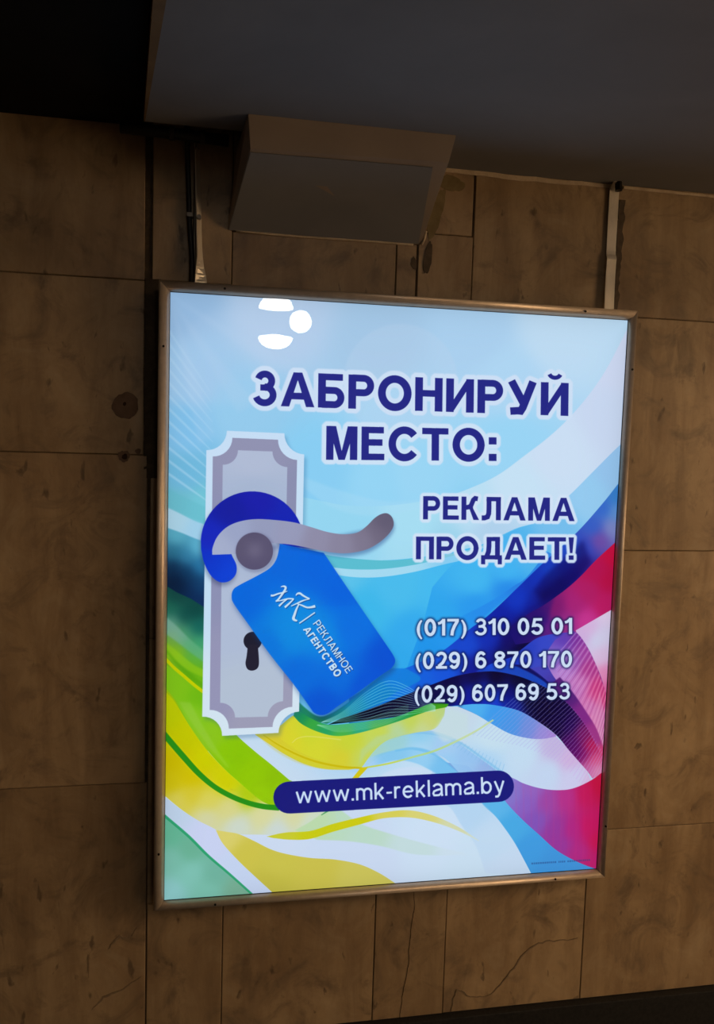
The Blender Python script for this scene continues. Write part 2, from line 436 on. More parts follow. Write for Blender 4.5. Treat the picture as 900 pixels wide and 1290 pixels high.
def cable(name, pts, r, label, mat):
    o = link_mesh(name, tube(cr(pts, 8), r, 10), mat, smooth=True)
    return tag(o, label, 'cable')
cb = tag(empty('power_cable', (-0.527, -0.012, 0.76)), 'black cable hanging left of the twisted strap above the light box', 'cable')
child(link_mesh('sheath', tube(cr([(-0.541, -0.04, 1.125), (-0.540, -0.018, 1.07), (-0.537, -0.011, 1.0), (-0.534, -0.011, 0.92), (-0.531, -0.011, 0.88), (-0.527, -0.012, 0.83), (-0.527, -0.016, 0.78), (-0.528, -0.03, 0.748)], 8), 0.0062, 10), M['cable'], smooth=True), cb)
cl = child(link_mesh('cable_clip', bevel_box(-0.541, -0.526, -0.021, -0.001, 0.925, 0.935, 0.001), M['dull_zinc']), cb)
cb2 = tag(empty('thin_cable', (-0.52, -0.012, 0.76)), 'thin grey cable between the black cable and twisted strap', 'cable')
child(link_mesh('sheath', tube(cr([(-0.524, -0.03, 1.10), (-0.522, -0.012, 1.04), (-0.521, -0.008, 0.95), (-0.522, -0.008, 0.88), (-0.519, -0.010, 0.82), (-0.520, -0.03, 0.75)], 8), 0.0032, 8), M['dull_zinc'], smooth=True), cb2)

# twisted strap on the left, flat strap on the right
def strap(path, width, th, mat, twist=None):
    """path: [(x, y, z)]; twist: angle of the flat about z at each point (0 = facing the viewer)"""
    bm = bmesh.new(); rows = []
    for i, p in enumerate(path):
        a = twist[i] if twist else 0.0
        w = width[i] if isinstance(width, (list, tuple)) else width
        d = Vector((math.cos(a), math.sin(a), 0)); n = Vector((math.sin(a), -math.cos(a), 0))
        c = Vector(p)
        rows.append([bm.verts.new(c + d * sx * w / 2 + n * sn * th / 2) for sx, sn in ((-1, -1), (1, -1), (1, 1), (-1, 1))])
    for i in range(len(rows) - 1):
        for k in range(4): bm.faces.new((rows[i][k], rows[i][(k + 1) % 4], rows[i + 1][(k + 1) % 4], rows[i + 1][k]))
    bm.faces.new(rows[0]); bm.faces.new(rows[-1])
    bmesh.ops.recalc_face_normals(bm, faces=bm.faces)
    return bm
sl = tag(empty('hanging_strap', (-0.508, -0.02, 0.76)), 'twisted metal strap holding the light box top left, bright at its flattened foot', 'strap', 'straps the light box hangs from')
path = [(-0.517, -0.012, 1.085), (-0.515, -0.012, 1.0), (-0.512, -0.013, 0.93), (-0.5115, -0.014, 0.90), (-0.510, -0.016, 0.86), (-0.5085, -0.018, 0.832), (-0.508, -0.020, 0.81), (-0.506, -0.022, 0.79), (-0.505, -0.024, 0.775), (-0.505, -0.026, 0.758)]
tw = [1.2, 1.2, 1.18, 1.16, 1.14, 1.08, 0.85, 0.5, 0.25, 0.15]
child(link_mesh('band', strap(path, 0.028, 0.0022, M['zinc'], tw), M['zinc']), sl)
bm = tube([(-0.5115, -0.038, 0.922), (-0.5115, -0.026, 0.922)], 0.0055, 8)
child(link_mesh('bolt', bm, M['dull_zinc'], smooth=False), sl)

sr = tag(empty('hanging_strap', (0.556, -0.02, 0.76)), 'flat silvery metal strap with a kink holding the light box top right', 'strap', 'straps the light box hangs from')
path = [(0.5575, -0.006, 1.083), (0.5572, -0.006, 1.02), (0.5570, -0.006, 0.925), (0.5570, -0.0075, 0.916), (0.5570, -0.0115, 0.909), (0.5568, -0.0135, 0.902), (0.5568, -0.0125, 0.893), (0.5565, -0.012, 0.86), (0.5562, -0.014, 0.80), (0.5560, -0.017, 0.758)]
child(link_mesh('band', strap(path, 0.0265, 0.0025, M['zinc']), M['zinc']), sr)
bm = prism([(0.545, -0.002, 1.083), (0.570, -0.002, 1.083), (0.568, -0.030, ZC + 0.002), (0.547, -0.030, ZC + 0.002)], (0, 0.0, 0.004))
child(link_mesh('top_tab', bm, M['zinc']), sr)
bm = tube([(0.561, -0.022, 1.076), (0.561, -0.020, 1.101)], 0.0095, 8)
child(link_mesh('anchor_bolt', bm, M['screw']), sr)

# ================================================================== LIGHT BOX
lb = tag(empty('light_box', (0, 0, -0.761)), 'large illuminated advertising light box with bronze metal frame on the marble wall', 'sign')
HW, HH = 0.600, 0.7613           # half outer size
YF = -0.086
bm = bevel_box(-HW + 0.004, HW - 0.004, -0.084, 0.0015, -HH + 0.004, HH - 0.004, 0.003)
child(link_mesh('housing', bm, M['housing']), lb)

# snap-frame rail, curved profile, mitred corners: (distance in from outer edge, y)
prof = [(0.000, -0.070), (0.000, -0.084), (0.0015, -0.0895), (0.005, -0.0945), (0.010, -0.0975), (0.015, -0.0985), (0.0195, -0.0970), (0.0228, -0.0930), (0.0250, -0.0890), (0.0256, -0.0865), (0.0256, -0.0845)]
RW = 0.0256
corners = [(-1, 1), (1, 1), (1, -1), (-1, -1)]
for k in range(4):
    a, b = corners[k], corners[(k + 1) % 4]
    bm = bmesh.new(); A = []; B = []
    for d, y in prof:
        A.append(bm.verts.new((a[0] * (HW - d), y, a[1] * (HH - d))))
        B.append(bm.verts.new((b[0] * (HW - d), y, b[1] * (HH - d))))
    # hairline open mitre
    dirv = Vector((b[0] - a[0], 0, b[1] - a[1])).normalized() * 0.0004
    for v in A: v.co += dirv
    for v in B: v.co -= dirv
    for i in range(len(prof) - 1): bm.faces.new((A[i], A[i + 1], B[i + 1], B[i]))
    bm.faces.new(list(reversed(A))); bm.faces.new(B)
    bm.faces.new((A[0], B[0], B[-1], A[-1]))
    bmesh.ops.recalc_face_normals(bm, faces=bm.faces)
    rail = link_mesh('frame_rail', bm, M['rail'])
    for p in rail.data.polygons[:len(prof) - 1]: p.use_smooth = True
    child(rail, lb)
    # two small dark screws in each rail
    for s in (-1, 1):
        if k % 2 == 0: x, z = s * 0.450, a[1] * (HH - 0.0125)
        else: x, z = a[0] * (HW - 0.0125) * 1.0, s * 0.610
        if k == 1: x = HW - 0.0125
        if k == 3: x = -(HW - 0.0125)
        sm = bmesh.new()
        bmesh.ops.create_cone(sm, cap_ends=True, segments=12, radius1=0.0030, radius2=0.0026, depth=0.003)
        bmesh.ops.rotate(sm, verts=sm.verts, matrix=Matrix.Rotation(math.pi / 2, 3, 'X'))
        bmesh.ops.translate(sm, verts=sm.verts, vec=(x, -0.0988, z))
        so = link_mesh('screw', sm, M['screw']); so.parent = rail
# black gasket round the opening, also painting the shade inside the rails
bm = bmesh.new()
gi, go = 0.0264, 0.0250
for (x0, x1, z0, z1) in ((-HW + go, HW - go, HH - gi, HH - go), (-HW + go, HW - go, -HH + go, -HH + gi), (-HW + go, -HW + gi, -HH + gi, HH - gi), (HW - gi, HW - go, -HH + gi, HH - gi)):
    box(bm, x0, x1, -0.0872, -0.0842, z0, z1)
child(link_mesh('gasket_shade', bm, M['gasket_shade']), lb)

# ------------------------------------------------------------------ the printed poster, drawn shape by shape
# Drawing coordinates are taken to the poster plane (metres) by one plane-to-plane map, then rasterised.
AW, AH = 1240, 1580
PX, PZ = 0.5765, 0.7375               # half size of the printed sheet
HM = np.array([[1.76531181e-03, 6.19309898e-05, -9.39218726e-01],
               [-1.36250205e-05, -1.74094997e-03, 1.33202415e+00],
               [-1.60081443e-04, -7.87558905e-05, 1.0]])
def to_sheet(pts):
    p = np.asarray(pts, float)
    q = np.c_[p, np.ones(len(p))] @ HM.T
    X, Z = q[:, 0] / q[:, 2], q[:, 1] / q[:, 2]
    return np.c_[(X + PX) / (2 * PX) * AW, (PZ - Z) / (2 * PZ) * AH]
SS = 4
IMG = np.zeros((AH, AW, 3), np.float32)
def coverage(polys):
    """anti-aliased coverage of polygons (sheet pixels), non-zero winding"""
    x0 = int(max(0, min(p[:, 0].min() for p in polys) - 3)); x1 = int(min(AW, max(p[:, 0].max() for p in polys) + 4))
    y0 = int(max(0, min(p[:, 1].min() for p in polys) - 3)); y1 = int(min(AH, max(p[:, 1].max() for p in polys) + 4))
    if x1 <= x0 or y1 <= y0: return None
    w, h = x1 - x0, (y1 - y0) * SS
    acc = np.zeros((h, w + 2), np.float32)
    for p in polys:
        a = p - (x0, y0); b = np.roll(a, -1, 0)
        for (ax, ay), (bx, by) in zip(a, b):
            if ay == by: continue
            s = 1.0
            if ay > by: ax, ay, bx, by = bx, by, ax, ay; s = -1.0
            r0 = max(0, int(math.ceil(ay * SS - 0.5))); r1 = min(h - 1, int(math.ceil(by * SS - 0.5)) - 1)
            if r1 < r0: continue
            rr = np.arange(r0, r1 + 1)
            xs = np.clip(ax + (bx - ax) * ((rr + 0.5) / SS - ay) / (by - ay), 0, w)
            xi = xs.astype(int); f = xs - xi
            acc[rr, xi] += s * (1 - f); acc[rr, xi + 1] += s * f
    c = np.minimum(np.abs(np.cumsum(acc, 1)[:, :w]), 1.0)
    return c.reshape(y1 - y0, SS, w).mean(1), x0, y0
def blur1(a, r, ax):
    k = int(r)
    if k < 1: return a
    for _ in range(2):
        p = np.pad(a, [(k + 1, k) if i == ax else (0, 0) for i in range(a.ndim)], mode='edge')
        c = np.cumsum(p, ax, dtype=np.float64)
        n = a.shape[ax]
        a = ((np.take(c, range(2 * k + 1, 2 * k + 1 + n), ax) - np.take(c, range(0, n), ax)) / (2 * k + 1)).astype(np.float32)
    return a
def field(fill, x0, y0, w, h):
    if not isinstance(fill, list): return np.array(fill, np.float32).reshape(1, 1, 3) / 255
    P = to_sheet([f[:2] for f in fill]); K = np.array([f[2] for f in fill], np.float32) / 255
    st = 6
    gx = np.arange(0, w + st, st); gy = np.arange(0, h + st, st)
    X, Y = np.meshgrid(gx + x0, gy + y0)
    d = (X[..., None] - P[:, 0]) ** 2 + (Y[..., None] - P[:, 1]) ** 2
    wt = 1.0 / (d + 900.0) ** 2.3
    g = (wt[..., None] * K).sum(2) / wt.sum(2)[..., None]
    # bilinear enlarge
    yy = np.arange(h) / st; xx = np.arange(w) / st
    yi = yy.astype(int); xi = xx.astype(int); fy = (yy - yi)[:, None, None]; fx = (xx - xi)[None, :, None]
    yi2 = np.minimum(yi + 1, len(gy) - 1); xi2 = np.minimum(xi + 1, len(gx) - 1)
    return (g[yi][:, xi] * (1 - fy) * (1 - fx) + g[yi][:, xi2] * (1 - fy) * fx + g[yi2][:, xi] * fy * (1 - fx) + g[yi2][:, xi2] * fy * fx).astype(np.float32)
CLIP = [None]
def put(cov, x0, y0, fill, alpha=1.0):
    h, w = cov.shape
    m = cov * alpha
    if CLIP[0] is not None: m = m * CLIP[0][y0:y0 + h, x0:x0 + w]
    m = m[..., None]
    IMG[y0:y0 + h, x0:x0 + w] = IMG[y0:y0 + h, x0:x0 + w] * (1 - m) + field(fill, x0, y0, w, h) * m
def padcov(r, k):
    c, x0, y0 = r
    a = np.zeros((AH, AW), np.float32); a[y0:y0 + c.shape[0], x0:x0 + c.shape[1]] = c
    X0, Y0 = max(0, x0 - k), max(0, y0 - k); X1, Y1 = min(AW, x0 + c.shape[1] + k), min(AH, y0 + c.shape[0] + k)
    return a[Y0:Y1, X0:X1], X0, Y0
def shape(pts, fill, alpha=1.0, blur=0, sheet=False):
    polys = pts if isinstance(pts, list) and isinstance(pts[0], np.ndarray) else [np.asarray(pts, float)]
    r = coverage(polys if sheet else [to_sheet(p) for p in polys])
    if r is None: return
    if blur:
        c, x0, y0 = padcov(r, int(blur * 2 + 2)); c = blur1(blur1(c, blur, 0), blur, 1)
        r = (c, x0, y0)
    put(r[0], r[1], r[2], fill, alpha)
def setclip(pts):
    if pts is None: CLIP[0] = None; return
    r = coverage([to_sheet(pts)]); a = np.zeros((AH, AW), np.float32)
    a[r[2]:r[2] + r[0].shape[0], r[1]:r[1] + r[0].shape[1]] = r[0]; CLIP[0] = a
def stroke_poly(P, w):
    P = [np.array(p, float) for p in P]; L = []; R = []
    ws = w if isinstance(w, (list, tuple)) else [w] * 2
    for i, p in enumerate(P):
        d1 = P[i] - P[i - 1] if i else P[1] - P[0]
        d2 = P[i + 1] - P[i] if i < len(P) - 1 else d1
        d1 = d1 / (np.linalg.norm(d1) + 1e-9); d2 = d2 / (np.linalg.norm(d2) + 1e-9)
        n1 = np.array([-d1[1], d1[0]]); n2 = np.array([-d2[1], d2[0]]); n = n1 + n2
        n = n / max(np.dot(n, n) / 2, 0.5)
        f = i / (len(P) - 1) * (len(ws) - 1); k = min(int(f), len(ws) - 2); ww = ws[k] + (ws[k + 1] - ws[k]) * (f - k)
        L.append(p + n * ww / 2); R.append(p - n * ww / 2)
    q = np.array(L + R[::-1])
    a = (q[:, 0] * np.roll(q[:, 1], -1) - np.roll(q[:, 0], -1) * q[:, 1]).sum()
    return q if a > 0 else q[::-1]
def line(pts, w, fill, alpha=1.0, blur=0, n=6):
    shape(stroke_poly(cr(pts, n), w), fill, alpha, blur)

# ---- letters: stroke-built grotesque, cap height 1
def ell(cx, cy, rx, ry, a0, a1, n=16):
    return [(cx + rx * math.cos(math.radians(a0 + (a1 - a0) * i / n)), cy + ry * math.sin(math.radians(a0 + (a1 - a0) * i / n))) for i in range(n + 1)]
def glyph(ch, w):
    """polygons (y up) and width"""
    h = w / 2; t = w * 0.86; k = t / 2; out = []
    S = lambda pts, ww=w: out.append(stroke_poly(pts, ww))
    def G(pts):
        q = np.array(pts, float); a = (q[:, 0] * np.roll(q[:, 1], -1) - np.roll(q[:, 0], -1) * q[:, 1]).sum()
        out.append(q if a > 0 else q[::-1])
    V = lambda x, a=0, b=1: S([(x, a), (x, b)])
    Hz = lambda y, a, b: S([(a, y), (b, y)], t)
    def ring(cx, cy, rx, ry):
        S(ell(cx, cy, rx - h, ry - k, -6, 366, 40))
    def bowl(x0, x1, y0, y1):
        r = (y1 - y0) / 2 - k; c = x1 - h - r * 0.92
        S([(x0, y1 - k)] + ell(c, (y0 + y1) / 2, x1 - h - c, r, 90, -90, 14) + [(x0, y0 + k)], t * 1.05)
    X = 0.72
    if ch in 'НH': X = .80; V(h); V(X - h); Hz(.53, h, X - h)
    elif ch in 'ИЙ':
        X = .81; V(h); V(X - h); G([(w * .9, 0), (w * .9, .34), (X - w * .9, 1), (X - w * .9, .66)])
        if ch == 'Й': S(ell(X / 2, 1.30, .17, .155, 200, 340, 10), w * .55)
    elif ch == 'П': X = .79; V(h); V(X - h); Hz(1 - k, 0, X)
    elif ch == 'Р': X = .76; V(h); bowl(h, X, .38, 1)
    elif ch == 'Б': X = .78; V(h); Hz(1 - k, h, X - .06); bowl(h, X, 0, .61)
    elif ch == 'В': X = .79; V(h); bowl(h, X - .04, .47, 1); bowl(h, X, 0, .56)
    elif ch == 'О': X = .98; ring(X / 2, .5, X / 2, .515)
    elif ch == 'С': X = .90; S(ell(.485, .5, .485 - h, .515 - k, 38, 322, 30))
    elif ch == 'Е': X = .70; V(h); Hz(1 - k, h, X - .02); Hz(k, h, X); Hz(.53, h, X - .06)
    elif ch == 'Т': X = .80; V(X / 2); Hz(1 - k, 0, X)
    elif ch == 'Г': X = .62; V(h); Hz(1 - k, h, X)
    elif ch in 'МM':
        X = .95; V(h); V(X - h)
        G([(w * .3, 1), (w * 1.32, 1), (X / 2, .26), (X - w * 1.32, 1), (X - w * .3, 1), (X / 2 + w * .43, 0), (X / 2 - w * .43, 0)])
    elif ch == 'А':
        X = .98; G([(0, 0), (X / 2 - w * .56, 1), (X / 2, 1), (X / 2, .78), (w * 1.08, 0)]); G([(X, 0), (X / 2 + w * .56, 1), (X / 2, 1), (X / 2, .78), (X - w * 1.08, 0)])
        Hz(.31, .22, X - .22)
    elif ch == 'У':
        X = .88; S([(X - h * 1.12, 1), (.46, .20), (.40, .10), (.32, k + .01), (.10, k - .01)]); S([(h * 1.12, 1), (.50, .30)])
    elif ch == 'Л':
        X = .84; V(X - h); Hz(1 - k, .21, X); S([(.21 + h, 1 - k), (.21 + h, .5), (.20 + h, .28), (.17 + h * .8, .14), (.12, k), (0, k)])
    elif ch == 'Д':
        X = .92; Hz(k * 1.1 - .0, 0, X); V(X - .09 - h); Hz(1 - k, .24, X - .09)
        S([(.24 + h, 1 - k), (.24 + h, .60), (.22 + h, .35), (.12 + h, .08)])
        S([(h * .85, -.21), (h * .85, .1)], w * .85); S([(X - h * .85, -.21), (X - h * .85, .1)], w * .85)
    elif ch == 'К':
        X = .78; V(h); S([(w * .8, .53), (.36, .56), (.43, .64), (.52, .86), (.60, .93), (X - .06, 1 - k)], w * .95)
        G([(.30, .56), (.30 + w * .9, .64), (.52, .48), (X, 0), (X - w * 1.15, 0), (.36, .46)])
    elif ch == 'З':
        X = .71; tp, bt, md = 1.015 - k, k - .015, .525
        ru, rl = (tp - md) / 2, (md - bt) / 2 + .012
        S(ell(.345, tp - ru, .31 - h, ru, 165, -90, 18), w * .88); S(ell(.335, bt + rl, .365 - h, rl, 90, -163, 18), w * .88); S([(.21, md), (.36, md)], w * .80)
    elif ch == ':': X = w * 1.05; S([(X / 2, 0), (X / 2, w)], X); S([(X / 2, .52), (X / 2, .52 + w)], X)
    elif ch == '!': X = w * 1.1; S([(X / 2, 0), (X / 2, w * .92)], w); G([(0, 1), (X, 1), (X * .74, .30), (X * .26, .30)])
    elif ch == '0': X = .68; ring(X / 2, .5, X / 2, .51)
    elif ch == '1': X = .42; V(X - h, 0, 1); S([(0, .72), (.13, .76), (X - h, .93)], w * .85)
    elif ch == '3':
        X = .68; tp, bt, md = 1.015 - k, k - .015, .525
        ru, rl = (tp - md) / 2, (md - bt) / 2 + .012
        S(ell(.345, tp - ru, .31 - h, ru, 165, -90, 18), w * .88); S(ell(.335, bt + rl, .365 - h, rl, 90, -163, 18), w * .88); S([(.21, md), (.36, md)], w * .80)
    elif ch == '2': X = .68; S(ell(.335, .70, .335 - h, .31 - k, 165, -25, 16) + [(.42, .36), (.16, k + .06)]); Hz(k, 0, X)
    elif ch == '5': X = .69; S(ell(.33, .325, .36 - h, .335 - k, 128, -160, 22)); G([(.02, .44), (.02 + w, .47), (.15 + w * .8, 1), (.13, 1)]); Hz(1 - k, .14, X - .06)
    elif ch in '69':
        X = .68; o2 = []; n0 = len(out)
        ring(X / 2, .33, X / 2, .335); S(ell(.36, .5, .36 - h, .515 - k, 42, 195, 18), w)
        if ch == '9':
            for i in range(n0, len(out)): out[i] = np.array([X, 1.0]) - out[i]
    elif ch == '7': X = .68; Hz(1 - k, 0, X); S([(X - h * .9, 1 - t * .8), (.42, .56), (.31, .28), (.27, 0)])
    elif ch == '8': X = .68; ring(X / 2, .755, X / 2 - .025, .255); ring(X / 2, .275, X / 2, .285)
    elif ch == '(': X = .34; S(ell(.62, .37, .62 - h, .70, 128, 232, 14), [w * .55, w, w * .55])
    elif ch == ')': X = .34; S(ell(-.28, .37, .62 - h, .70, 52, -52, 14), [w * .55, w, w * .55])
    # latin lower case, x-height .72
    elif ch == 'w':
        X = 1.0; S([(h * .8, .72), (.26, 0.02)], w * .95); S([(.26, .02), (.5, .70)], w * .9); S([(.5, .70), (.74, .02)], w * .9); S([(.74, .02), (X - h * .8, .72)], w * .95)
    elif ch == '.': X = w * 1.1; S([(X / 2, 0), (X / 2, w * 1.05)], X)
    elif ch == '-': X = .34; Hz(.36, 0, X)
    elif ch == 'm': X = 1.0; V(h, 0, .72); S(ell(h + .21, .47, .21, .235 - k * .6, 170, 0, 10) + [(h + .42, 0)]); S(ell(h + .645, .47, .215, .235 - k * .6, 170, 0, 10) + [(h + .86, 0)]); X = .86 + w
    elif ch == 'k': X = .60; V(h); S([(w * .6, .25), (X - .07, .72)], w * .95); S([(.22, .42), (X - h, 0)], w * 1.0)
    elif ch == 'l': X = w; V(h)
    elif ch == 'r': X = .38; V(h, 0, .72); S([(h, .42), (h + .04, .58), (.22, .66), (X, .655)], w * .92)
    elif ch == 'e': X = .68; S([(h, .37), (X - h, .37)] , t); S(ell(.34, .36, .34 - h, .375 - k, 0, 320, 26))
    elif ch == 'a': X = .66; S(ell(.33, .50, .25, .235 - k * .4, 160, 0, 12) + [(.58, .12), (.62, 0)]); S([(.58, .43), (.30, .37), (.12, .30), (h, .18), (.12, .06), (.26, k), (.42, .06), (.58, .2)], w * .92)
    elif ch == 'b': X = .66; V(h); S(ell(.34, .36, .32 - h, .375 - k, 0, 360, 26))
    elif ch == 'y': X = .64; S([(h * .8, .72), (.33, .03)], w * .95); S([(X - h * .8, .72), (.30, -.12), (.22, -.21), (.06, -.215)], w * .95)
    elif ch == ' ': X = .30
    return out, X
def layout(text, w, gap):
    x = 0; polys = []
    for i, ch in enumerate(text):
        g, X = glyph(ch, w)
        polys += [p + (x, 0) for p in g]
        x += X + (gap if ch != ' ' else gap * .6) * (0.45 if (ch in 'АТ' and i + 1 < len(text) and text[i + 1] in 'АТУ') else 1)
    xs = np.concatenate([p[:, 0] for p in polys])
    return polys, xs.min(), xs.max()
def text_polys(text, bl, br, tl, tr, w=.2, gap=.13):
    """bl, br: baseline ends; tl, tr: cap line ends (drawing coordinates)"""
    polys, a, b = layout(text, w, gap)
    bl, br, tl, tr = [np.array(q, float) for q in (bl, br, tl, tr)]
    res = []
    for p in polys:
        # subdivide long edges is not needed: the map is nearly affine
        u = ((p[:, 0] - a) / (b - a))[:, None]; v = p[:, 1][:, None]
        q = (bl * (1 - u) + br * u) * (1 - v) + (tl * (1 - u) + tr * u) * v
        s = to_sheet(q)
        ar = (s[:, 0] * np.roll(s[:, 1], -1) - np.roll(s[:, 0], -1) * s[:, 1]).sum()
        res.append(s if ar > 0 else s)
    return res
def dilate(c, r):
    o = c.copy()
    for a in range(24):
        for q in (r, r * .5):
            dx, dy = int(round(q * math.cos(a * math.pi / 12))), int(round(q * math.sin(a * math.pi / 12)))
            o = np.maximum(o, np.roll(np.roll(c, dy, 0), dx, 1))
    return o
def write(text, bl, br, tl, tr, fill, w=.2, gap=.13, halo=0, halo_fill=None, halo_alpha=1.0, shadow=0):
    polys = text_polys(text, bl, br, tl, tr, w, gap)
    r = coverage(polys)
    if halo:
        c, x0, y0 = padcov(r, halo + 3); d = dilate(c, halo)
        d = blur1(blur1(d, 1, 0), 1, 1)
        put(d, x0, y0, halo_fill, halo_alpha)
    if shadow:
        c, x0, y0 = padcov(r, 16); d = blur1(blur1(dilate(c, 3), shadow, 0), shadow, 1)
        put(np.minimum(d * 1.15, 1), x0, y0, (8, 20, 75), .72)
    put(r[0], r[1], r[2], fill)

# ---- background
IMG[:] = field([(215, 375, (150, 188, 226)), (350, 400, (182, 208, 238)), (480, 440, (166, 202, 234)), (600, 420, (172, 210, 242)),
    (700, 420, (192, 222, 246)), (640, 480, (176, 216, 246)), (240, 480, (160, 202, 238)), (300, 520, (150, 205, 240)), (500, 520, (168, 216, 247)), (640, 560, (155, 215, 248)),
    (400, 590, (138, 208, 246)), (480, 610, (150, 215, 248)), (520, 600, (155, 216, 248)), (230, 540, (130, 195, 238)), (230, 600, (112, 186, 224)), (250, 640, (115, 200, 218)), (225, 635, (112, 190, 208)),
    (430, 720, (92, 196, 238)), (500, 740, (74, 190, 240)), (560, 745, (70, 188, 242)), (460, 770, (62, 186, 238)), (520, 800, (52, 172, 240)), (590, 730, (68, 182, 243)), (500, 830, (48, 170, 238)),
    (300, 1000, (200, 222, 242)), (450, 1080, (203, 219, 244)), (600, 1080, (203, 226, 245)), (550, 1050, (206, 226, 247)), (600, 930, (200, 226, 243)), (560, 980, (196, 224, 246)), (330, 1060, (205, 220, 243))], 0, 0, AW, AH)
# soft rays from the upper left and streaks on the left margin
for i in range(12):
    y = 415 + i * 16.5; an = math.radians(56 - i * 1.9); ln = 95 - i * 2.5
    line([(212, y), (212 + ln * .5 * math.cos(an), y + ln * .5 * math.sin(an)), (212 + ln * math.cos(an), y + ln * math.sin(an))], [3.2, 2.8, .8], (196, 228, 250), .22 + .018 * i, 1)
for a, b in (((214, 375), (300, 520)), ((214, 372), (350, 470)), ((214, 372), (250, 560))):
    shape([a, b, (b[0] + 22, b[1] - 12)], (190, 214, 242), .16, 5)
th = np.linspace(0, 2 * math.pi, 50)
shape(np.c_[505 + 72 * np.cos(th), 480 + 72 * np.sin(th)], (190, 214, 240), .28, 2)
shape(np.c_[285 + 60 * np.cos(th), 450 + 60 * np.sin(th)], (190, 212, 240), .16, 10)

# light swoosh from the upper right, sweeping left
A = cr([(800, 396), (784, 428), (764, 466), (742, 498), (716, 528), (690, 552), (660, 575), (630, 597), (600, 612), (560, 626), (500, 636), (440, 637), (380, 626)]) + \
    cr([(380, 700), (430, 703), (480, 706), (530, 702), (580, 693), (610, 685), (650, 666), (682, 655), (718, 624), (750, 592), (776, 566), (798, 545)])
shape(A, [(780, 460, (206, 218, 244)), (770, 520, (202, 218, 244)), (700, 570, (205, 225, 247)), (650, 615, (200, 228, 248)), (600, 640, (188, 226, 247)), (520, 660, (168, 224, 246)), (440, 660, (150, 216, 244)), (560, 690, (160, 215, 240)), (620, 670, (178, 212, 240))])
# faint inner curves left of the lettering
shape(cr([(380, 600), (430, 618), (490, 632), (560, 626)]) + cr([(540, 640), (470, 650), (420, 640), (384, 615)]), (172, 222, 248), .35, 3)
# teal and white bands under the handle
shape(cr([(395, 696), (430, 702), (480, 706), (520, 704), (560, 699), (600, 690), (640, 672)]) + cr([(640, 678), (600, 694), (560, 703), (520, 712), (480, 717), (440, 717), (405, 713)]), [(480, 712, (92, 192, 212)), (600, 690, (130, 200, 225))])
shape(cr([(408, 713), (440, 717), (480, 717), (520, 712), (560, 703), (600, 692), (640, 676), (664, 664)]) + cr([(640, 690), (600, 702), (560, 711), (520, 721), (480, 727), (445, 727), (412, 722)]), [(480, 722, (170, 222, 244)), (600, 697, (140, 208, 244))], .95)
# blue bands of the right half
B = cr([(798, 546), (776, 566), (750, 592), (718, 624), (682, 655), (650, 667), (622, 682), (600, 696), (570, 712), (545, 740)]) + \
    [(530, 800), (520, 850)] + cr([(600, 790), (640, 752), (654, 739), (683, 711), (727, 671), (760, 634), (779, 610), (797, 588)])
shape(B, [(775, 590, (150, 198, 240)), (740, 625, (150, 205, 243)), (700, 668, (118, 192, 240)), (665, 700, (80, 182, 240)), (640, 720, (66, 182, 245)), (600, 730, (66, 184, 243)), (600, 765, (42, 155, 240)), (640, 742, (38, 140, 235)), (560, 790, (46, 168, 240)), (540, 830, (30, 145, 232))])
shape(cr([(690, 695), (664, 727), (648, 738), (631, 750), (601, 767), (560, 786), (530, 795)]) + [(510, 850)] + cr([(560, 826), (600, 786), (648, 745), (700, 700)]),
      [(660, 728, (38, 125, 228)), (620, 765, (38, 140, 236)), (570, 800, (34, 150, 238)), (530, 830, (30, 150, 236))], .85, 0)
# deep blue field
D = cr([(800, 585), (779, 610), (760, 634), (727, 671), (683, 711), (654, 739), (616, 775), (593, 792), (561, 818), (530, 834), (499, 847), (480, 856), (440, 880)]) + \
    [(440, 915), (520, 905), (700, 905), (780, 900), (800, 660)]
shape(D, [(778, 625, (52, 128, 205)), (778, 645, (95, 150, 215)), (772, 665, (128, 138, 200)), (760, 640, (52, 105, 205)), (755, 680, (115, 75, 165)), (748, 665, (50, 95, 200)), (738, 690, (50, 70, 185)), (735, 712, (50, 28, 130)), (722, 695, (28, 85, 208)), (722, 725, (22, 12, 115)), (712, 712, (20, 50, 175)),
    (706, 735, (15, 8, 92)), (690, 750, (14, 6, 80)), (697, 722, (20, 68, 200)), (680, 735, (18, 50, 185)), (655, 755, (16, 55, 195)), (670, 765, (16, 30, 150)), (635, 785, (14, 32, 165)), (648, 800, (14, 8, 95)), (655, 812, (8, 4, 50)), (615, 800, (18, 46, 180)), (590, 815, (22, 72, 208)),
    (600, 835, (15, 25, 145)), (640, 830, (14, 14, 105)), (560, 840, (20, 85, 220)), (530, 855, (18, 95, 222)), (500, 870, (16, 120, 225)), (460, 890, (12, 120, 215))])
shape(cr([(735, 680), (716, 700), (690, 722), (672, 745)]) + cr([(690, 758), (714, 741), (735, 722), (745, 708)]), (10, 4, 88), .55, 7)
